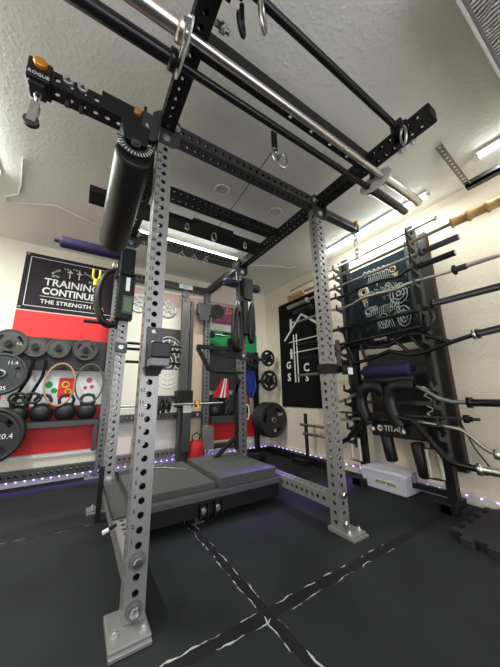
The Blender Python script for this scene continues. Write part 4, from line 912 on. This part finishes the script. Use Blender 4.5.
# foam roller + ssb
t = Thing('foam_roller', 'fat purple foam roller lying across the bar rack under the diamond bar', 'foam roller', (1.99,.11,.98))
t.part('pad', MB().lathe([(.02,0),(.05,.003),(.06,.02),(.06,.40),(.05,.418),(.02,.42)], (1.99,-.10,.99), Y, 24), PURP)
t.part('rod', MB().cyl((1.99,-.13,.99),(1.99,.36,.99),.02,12), BLACK)
solo('pad_roller', 'dark round pad directly under the fat purple roller', 'foam roller', MB().lathe([(0,0),(.04,0),(.045,.01),(.045,.44),(.04,.45),(0,.45)], (2.0,-.11,.905), Y, 20), FOAM, (2,.1,.9))
t = Thing('safety_squat_bar', 'black squat bar with two thick curved shoulder pads', 'squat bar', (1.93,.12,.7))
def curve(pts, n=6):
    P = [V(p) for p in pts]; out = []
    for i in range(len(P)-1):
        p0 = P[max(i-1,0)]; p1 = P[i]; p2 = P[i+1]; p3 = P[min(i+2,len(P)-1)]
        for k in range(n):
            u = k/n; out.append(.5*((2*p1)+(-p0+p2)*u+(2*p0-5*p1+4*p2-p3)*u*u+(-p0+3*p1-3*p2+p3)*u**3))
    return out+[P[-1]]
t.part('shoulder_pad', MB().tube(curve([(1.93,.275,.54),(1.92,.32,.62),(1.92,.34,.75),(1.92,.285,.845),(1.94,.20,.855),(1.97,.15,.80)]), .052, 18), FOAM)
t.part('shoulder_pad', MB().tube(curve([(1.93,.015,.54),(1.92,.06,.65),(1.92,.07,.76),(1.92,.03,.845),(1.94,-.06,.855),(1.96,-.11,.85)]), .054, 18), FOAM)
t.part('pad_end', MB().cyl((1.925,.265,.515),(1.93,.26,.49),.022,14), ZINC); t.part('pad_end', MB().cyl((1.925,.005,.515),(1.93,.0,.49),.022,14), ZINC)
t.part('yoke', MB().cyl((1.98,-.12,.86),(1.98,.45,.83),.02,12), BLACKS)
t = Thing('back_pad', 'black back pad with white TITAN lettering and round red logo', 'pad', (1.98,.1,.43))
t.part('pad', MB().box((1.965,-.15,.44),(2.02,.30,.56)), FOAM, bevel=.015)
t.part('lettering', MB().text('TITAN', .062, (1.9635,.095,.508), -Y, Z, .001, width=.16, bold=.001), WHITE)
t.part('logo', MB().shape([circ(0,0,.025,16), circ(.006,0,.014,12)], .001, (1.9633,.215,.508), -Y, Z), WHITE); t.part('logo', MB().shape([circ(0,0,.013,12)], .001, (1.9625,.208,.506), -Y, Z), mat('logo_red',(.6,.02,.02),.5), label='small red disc of the logo')
for yy, z0, lab in ((.20,.24,'black padded leg roller hanging under the left half of the TITAN pad'), (-.05,.17,'black padded leg roller hanging under the right end of the TITAN pad')):
    t = Thing('leg_roller', lab, 'pad', (2.02,yy,z0), 'leg rollers under the back pad')
    t.part('pad', MB().lathe([(.02,0),(.042,.002),(.048,.015),(.048,.24),(.04,.25)], (2.03,yy-.02,z0), V((-.05,.1,1)), 20), FOAM); t.part('end_cap', MB().cyl((2.03,yy-.02,z0-.012),(2.03,yy-.02,z0+.002),.018,12), ZINC)
solo('coiled_rope', 'pale crisscross lashing wrapped on the post above the TITAN pad', 'rope', (lambda m: [m.tube([(2.085,-.15+(.03 if k%2 else -.03),.60+k*.035),(2.085,-.15-(.03 if k%2 else -.03),.635+k*.035)], .005, 6) for k in range(7)] and m)(MB()), WHITEP, (2.085,-.15,.6))
solo('green_tag', 'yellow-green tag hanging between the two shoulder pads', 'tag', MB().shape([[(-.03,.05),(.02,.06),(.045,-.07),(.02,-.08)]], .006, (2.0,.17,.74), -Y, Z), mat('lime_tag',(.35,.45,.04),.6), (2.0,.17,.74))
# lower bars
bent('barbell', 'pale green steel cambered bar with a black sleeve', [(-.46,.73),(-.29,.735),(-.20,.80),(-.12,.85),(.0,.855),(.34,.85),(.46,.78),(.60,.72),(.80,.70)], .0145, mat('pale_green_steel',(.32,.38,.34),.35,.6), sleeve=[((-.44,.73),-.82,.0245,BLACKS,.036)])
t = bent('barbell', 'thin straight black bar with a star collar near its tip', [(-.48,.622),(.85,.615)], .010, GREYD); t.part('star_collar', MB().lathe([(.011,0),(.03,.003),(.03,.03),(.011,.033)], (BX,-.39,.622), -Y, 6).lathe([(.018,.03),(.018,.05)], (BX,-.39,.622), -Y, 10), BLACK)
bent('barbell', 'bright steel curl bar curving downward at the near end', [(-.62,.415),(-.52,.42),(-.455,.46),(-.40,.53),(-.33,.56),(-.10,.575),(.05,.60),(.8,.53)], .0145, CHROME, sleeve=[((-.53,.418),-.80,.024,CHROME,.032)])
bent('barbell', 'black cambered bar dropping steeply to a steel sleeve near the floor', [(-.50,.322),(-.455,.332),(-.31,.337),(-.264,.38),(-.168,.514),(-.11,.59),(-.053,.61),(.233,.61),(.40,.50),(.55,.34),(.75,.32)], .021, BLACKS, sleeve=[((-.46,.332),-.74,.025,CHROME,.036)], bx=1.90)
for yy, zz, lab in (((.50),.39,'pair of chrome grip tubes hanging on the far post of the bar rack'), ((-.16),.39,'pair of chrome grip tubes hanging by the near post of the bar rack')):
    t = Thing('grip_handles', lab, 'handles', (1.98,yy,zz), 'chrome grip tubes')
    CC = mat('cream_chrome',(.75,.70,.62),.3,.5); t.part('grip', MB().cyl((1.97,yy+.03,zz),(1.97,yy+.025,zz-.19),.014,12), CC); t.part('grip', MB().cyl((1.99,yy-.04,zz),(1.99,yy-.045,zz-.19),.014,12), CC)
    t.part('link', MB().bar((1.97,yy+.05,zz+.006),(1.99,yy-.06,zz+.006),.02,.01), GREYD); t.part('link', MB().bar((1.97,yy+.05,zz-.197),(1.99,yy-.06,zz-.197),.02,.01), GREYD)
    t.part('hanger', MB().box((1.975,yy-.01,zz+.01),(2.1,yy+.005,zz+.03)), BLACK)

# storage box
t = Thing('storage_box', 'clear plastic storage box with a lid and handwritten label on the floor', 'storage box', (2.08,.26,0))
pl = mat('cloudy_plastic', (.80, .78, .90), .3, 0, trans=.3)
hx = lambda x0,x1,y0,y1,z0,z1,e: [(x0+e,y0+e,z0),(x1-e,y0+e,z0),(x1-e,y1-e,z0),(x0+e,y1-e,z0),(x0,y0,z1),(x1,y0,z1),(x1,y1,z1),(x0,y1,z1)]
bx = t.part('tub', MB().hexa(hx(1.975,2.20,.06,.46,.002,.145,.014)), pl, bevel=.006)
t.part('lid', MB().box((1.965,.05,.146),(2.21,.47,.160)).box((1.985,.075,.16),(2.19,.25,.166)).box((1.985,.27,.16),(2.19,.445,.166)), mat('milky_lid',(.80,.77,.86),.35), bevel=.005)
t.part('latch', MB().box((2.06,.04,.10),(2.12,.052,.168)), mat('taupe_latch',(.3,.26,.26),.5), bevel=.004)
lb = t.part('label_plate', MB().hexa([(1.9805,.33,.045),(1.9815,.33,.045),(1.9815,.13,.045),(1.9805,.13,.045),(1.974,.33,.095),(1.976,.33,.095),(1.976,.13,.095),(1.974,.13,.095)]), mat('cream_label',(.70,.68,.52),.6))
t.part('lettering', MB().text('BOW BOX', .036, (1.9745,.23,.068), (0,-1,0), (-.1,0,1), .001), CLOTHB, lb)

# interlocking mat
def mat_outline(x0, x1, y0, y1):
    pts = []
    def edge(a, b, out):
        a, b = V((*a,0)), V((*b,0)); L = (b-a).length; d = (b-a).normalized(); o = V((*out,0)); n = int(L/.10)
        for i in range(n):
            c = a + d*(L*(i+.5)/n); k = L/n
            for u, h in ((-.22,0),(-.30,.028),(-.20,.04),(.20,.04),(.30,.028),(.22,0)): p = c + d*k*u + o*h; pts.append((p.x,p.y))
    edge((x0,y0),(x1,y0),(0,-1)); edge((x1,y0),(x1,y1),(1,0)); edge((x1,y1),(x0,y1),(0,1)); edge((x0,y1),(x0,y0),(-1,0)); return pts
solo('interlocking_mat', 'thick black interlocking floor mat with toothed edges at the right', 'mat', MB().shape([mat_outline(1.60,2.18,-1.08,-.40)], .040, (0,0,.0205), X, Y), mat('mat_rubber',(.012,.012,.014),.7,0,bump=.3,bscale=120), (1.9,-.7,0), bevel=.003)
solo('electric_cable', 'thin black cord trailing down the right wall past the bar rack', 'cord', MB().tube([(2.22,-.27,.62),(2.225,-.30,.52),(2.225,-.34,.40),(2.22,-.42,.27),(2.22,-.55,.16),(2.215,-.9,.10)], .005, 6), BLACK, (2.2,-.4,.4))
# corner floor gear below the house banner
t = Thing('floor_rail_rack', 'low black rail on the floor under the house banner with a post', 'rail', (2.12,1.5,0))
t.part('rail', MB().box((2.08,.95,.02),(2.16,2.0,.08)), BLACK, bevel=.003); t.part('foot', MB().box((1.98,1.18,.0),(2.16,1.40,.05)), BLACK, bevel=.003)
t.part('post', MB().cyl((2.12,1.28,.08),(2.12,1.28,.56),.022,12), BLACK); t.part('peg', MB().cyl((2.09,1.34,.43),(2.09,.80,.43),.016,12).cyl((2.09,1.30,.33),(2.09,.80,.33),.016,12), STEEL)
t = Thing('storage_peg', 'steel peg end reaching past the house banner', 'peg', (2.04,1.2,1.02)); t.part('peg', MB().cyl((2.03,1.28,1.02),(2.03,.6,1.02),.016,12), STEEL); t.part('mount', MB().box((2.03,.56,.99),(2.25,.61,1.05)), BLACK)
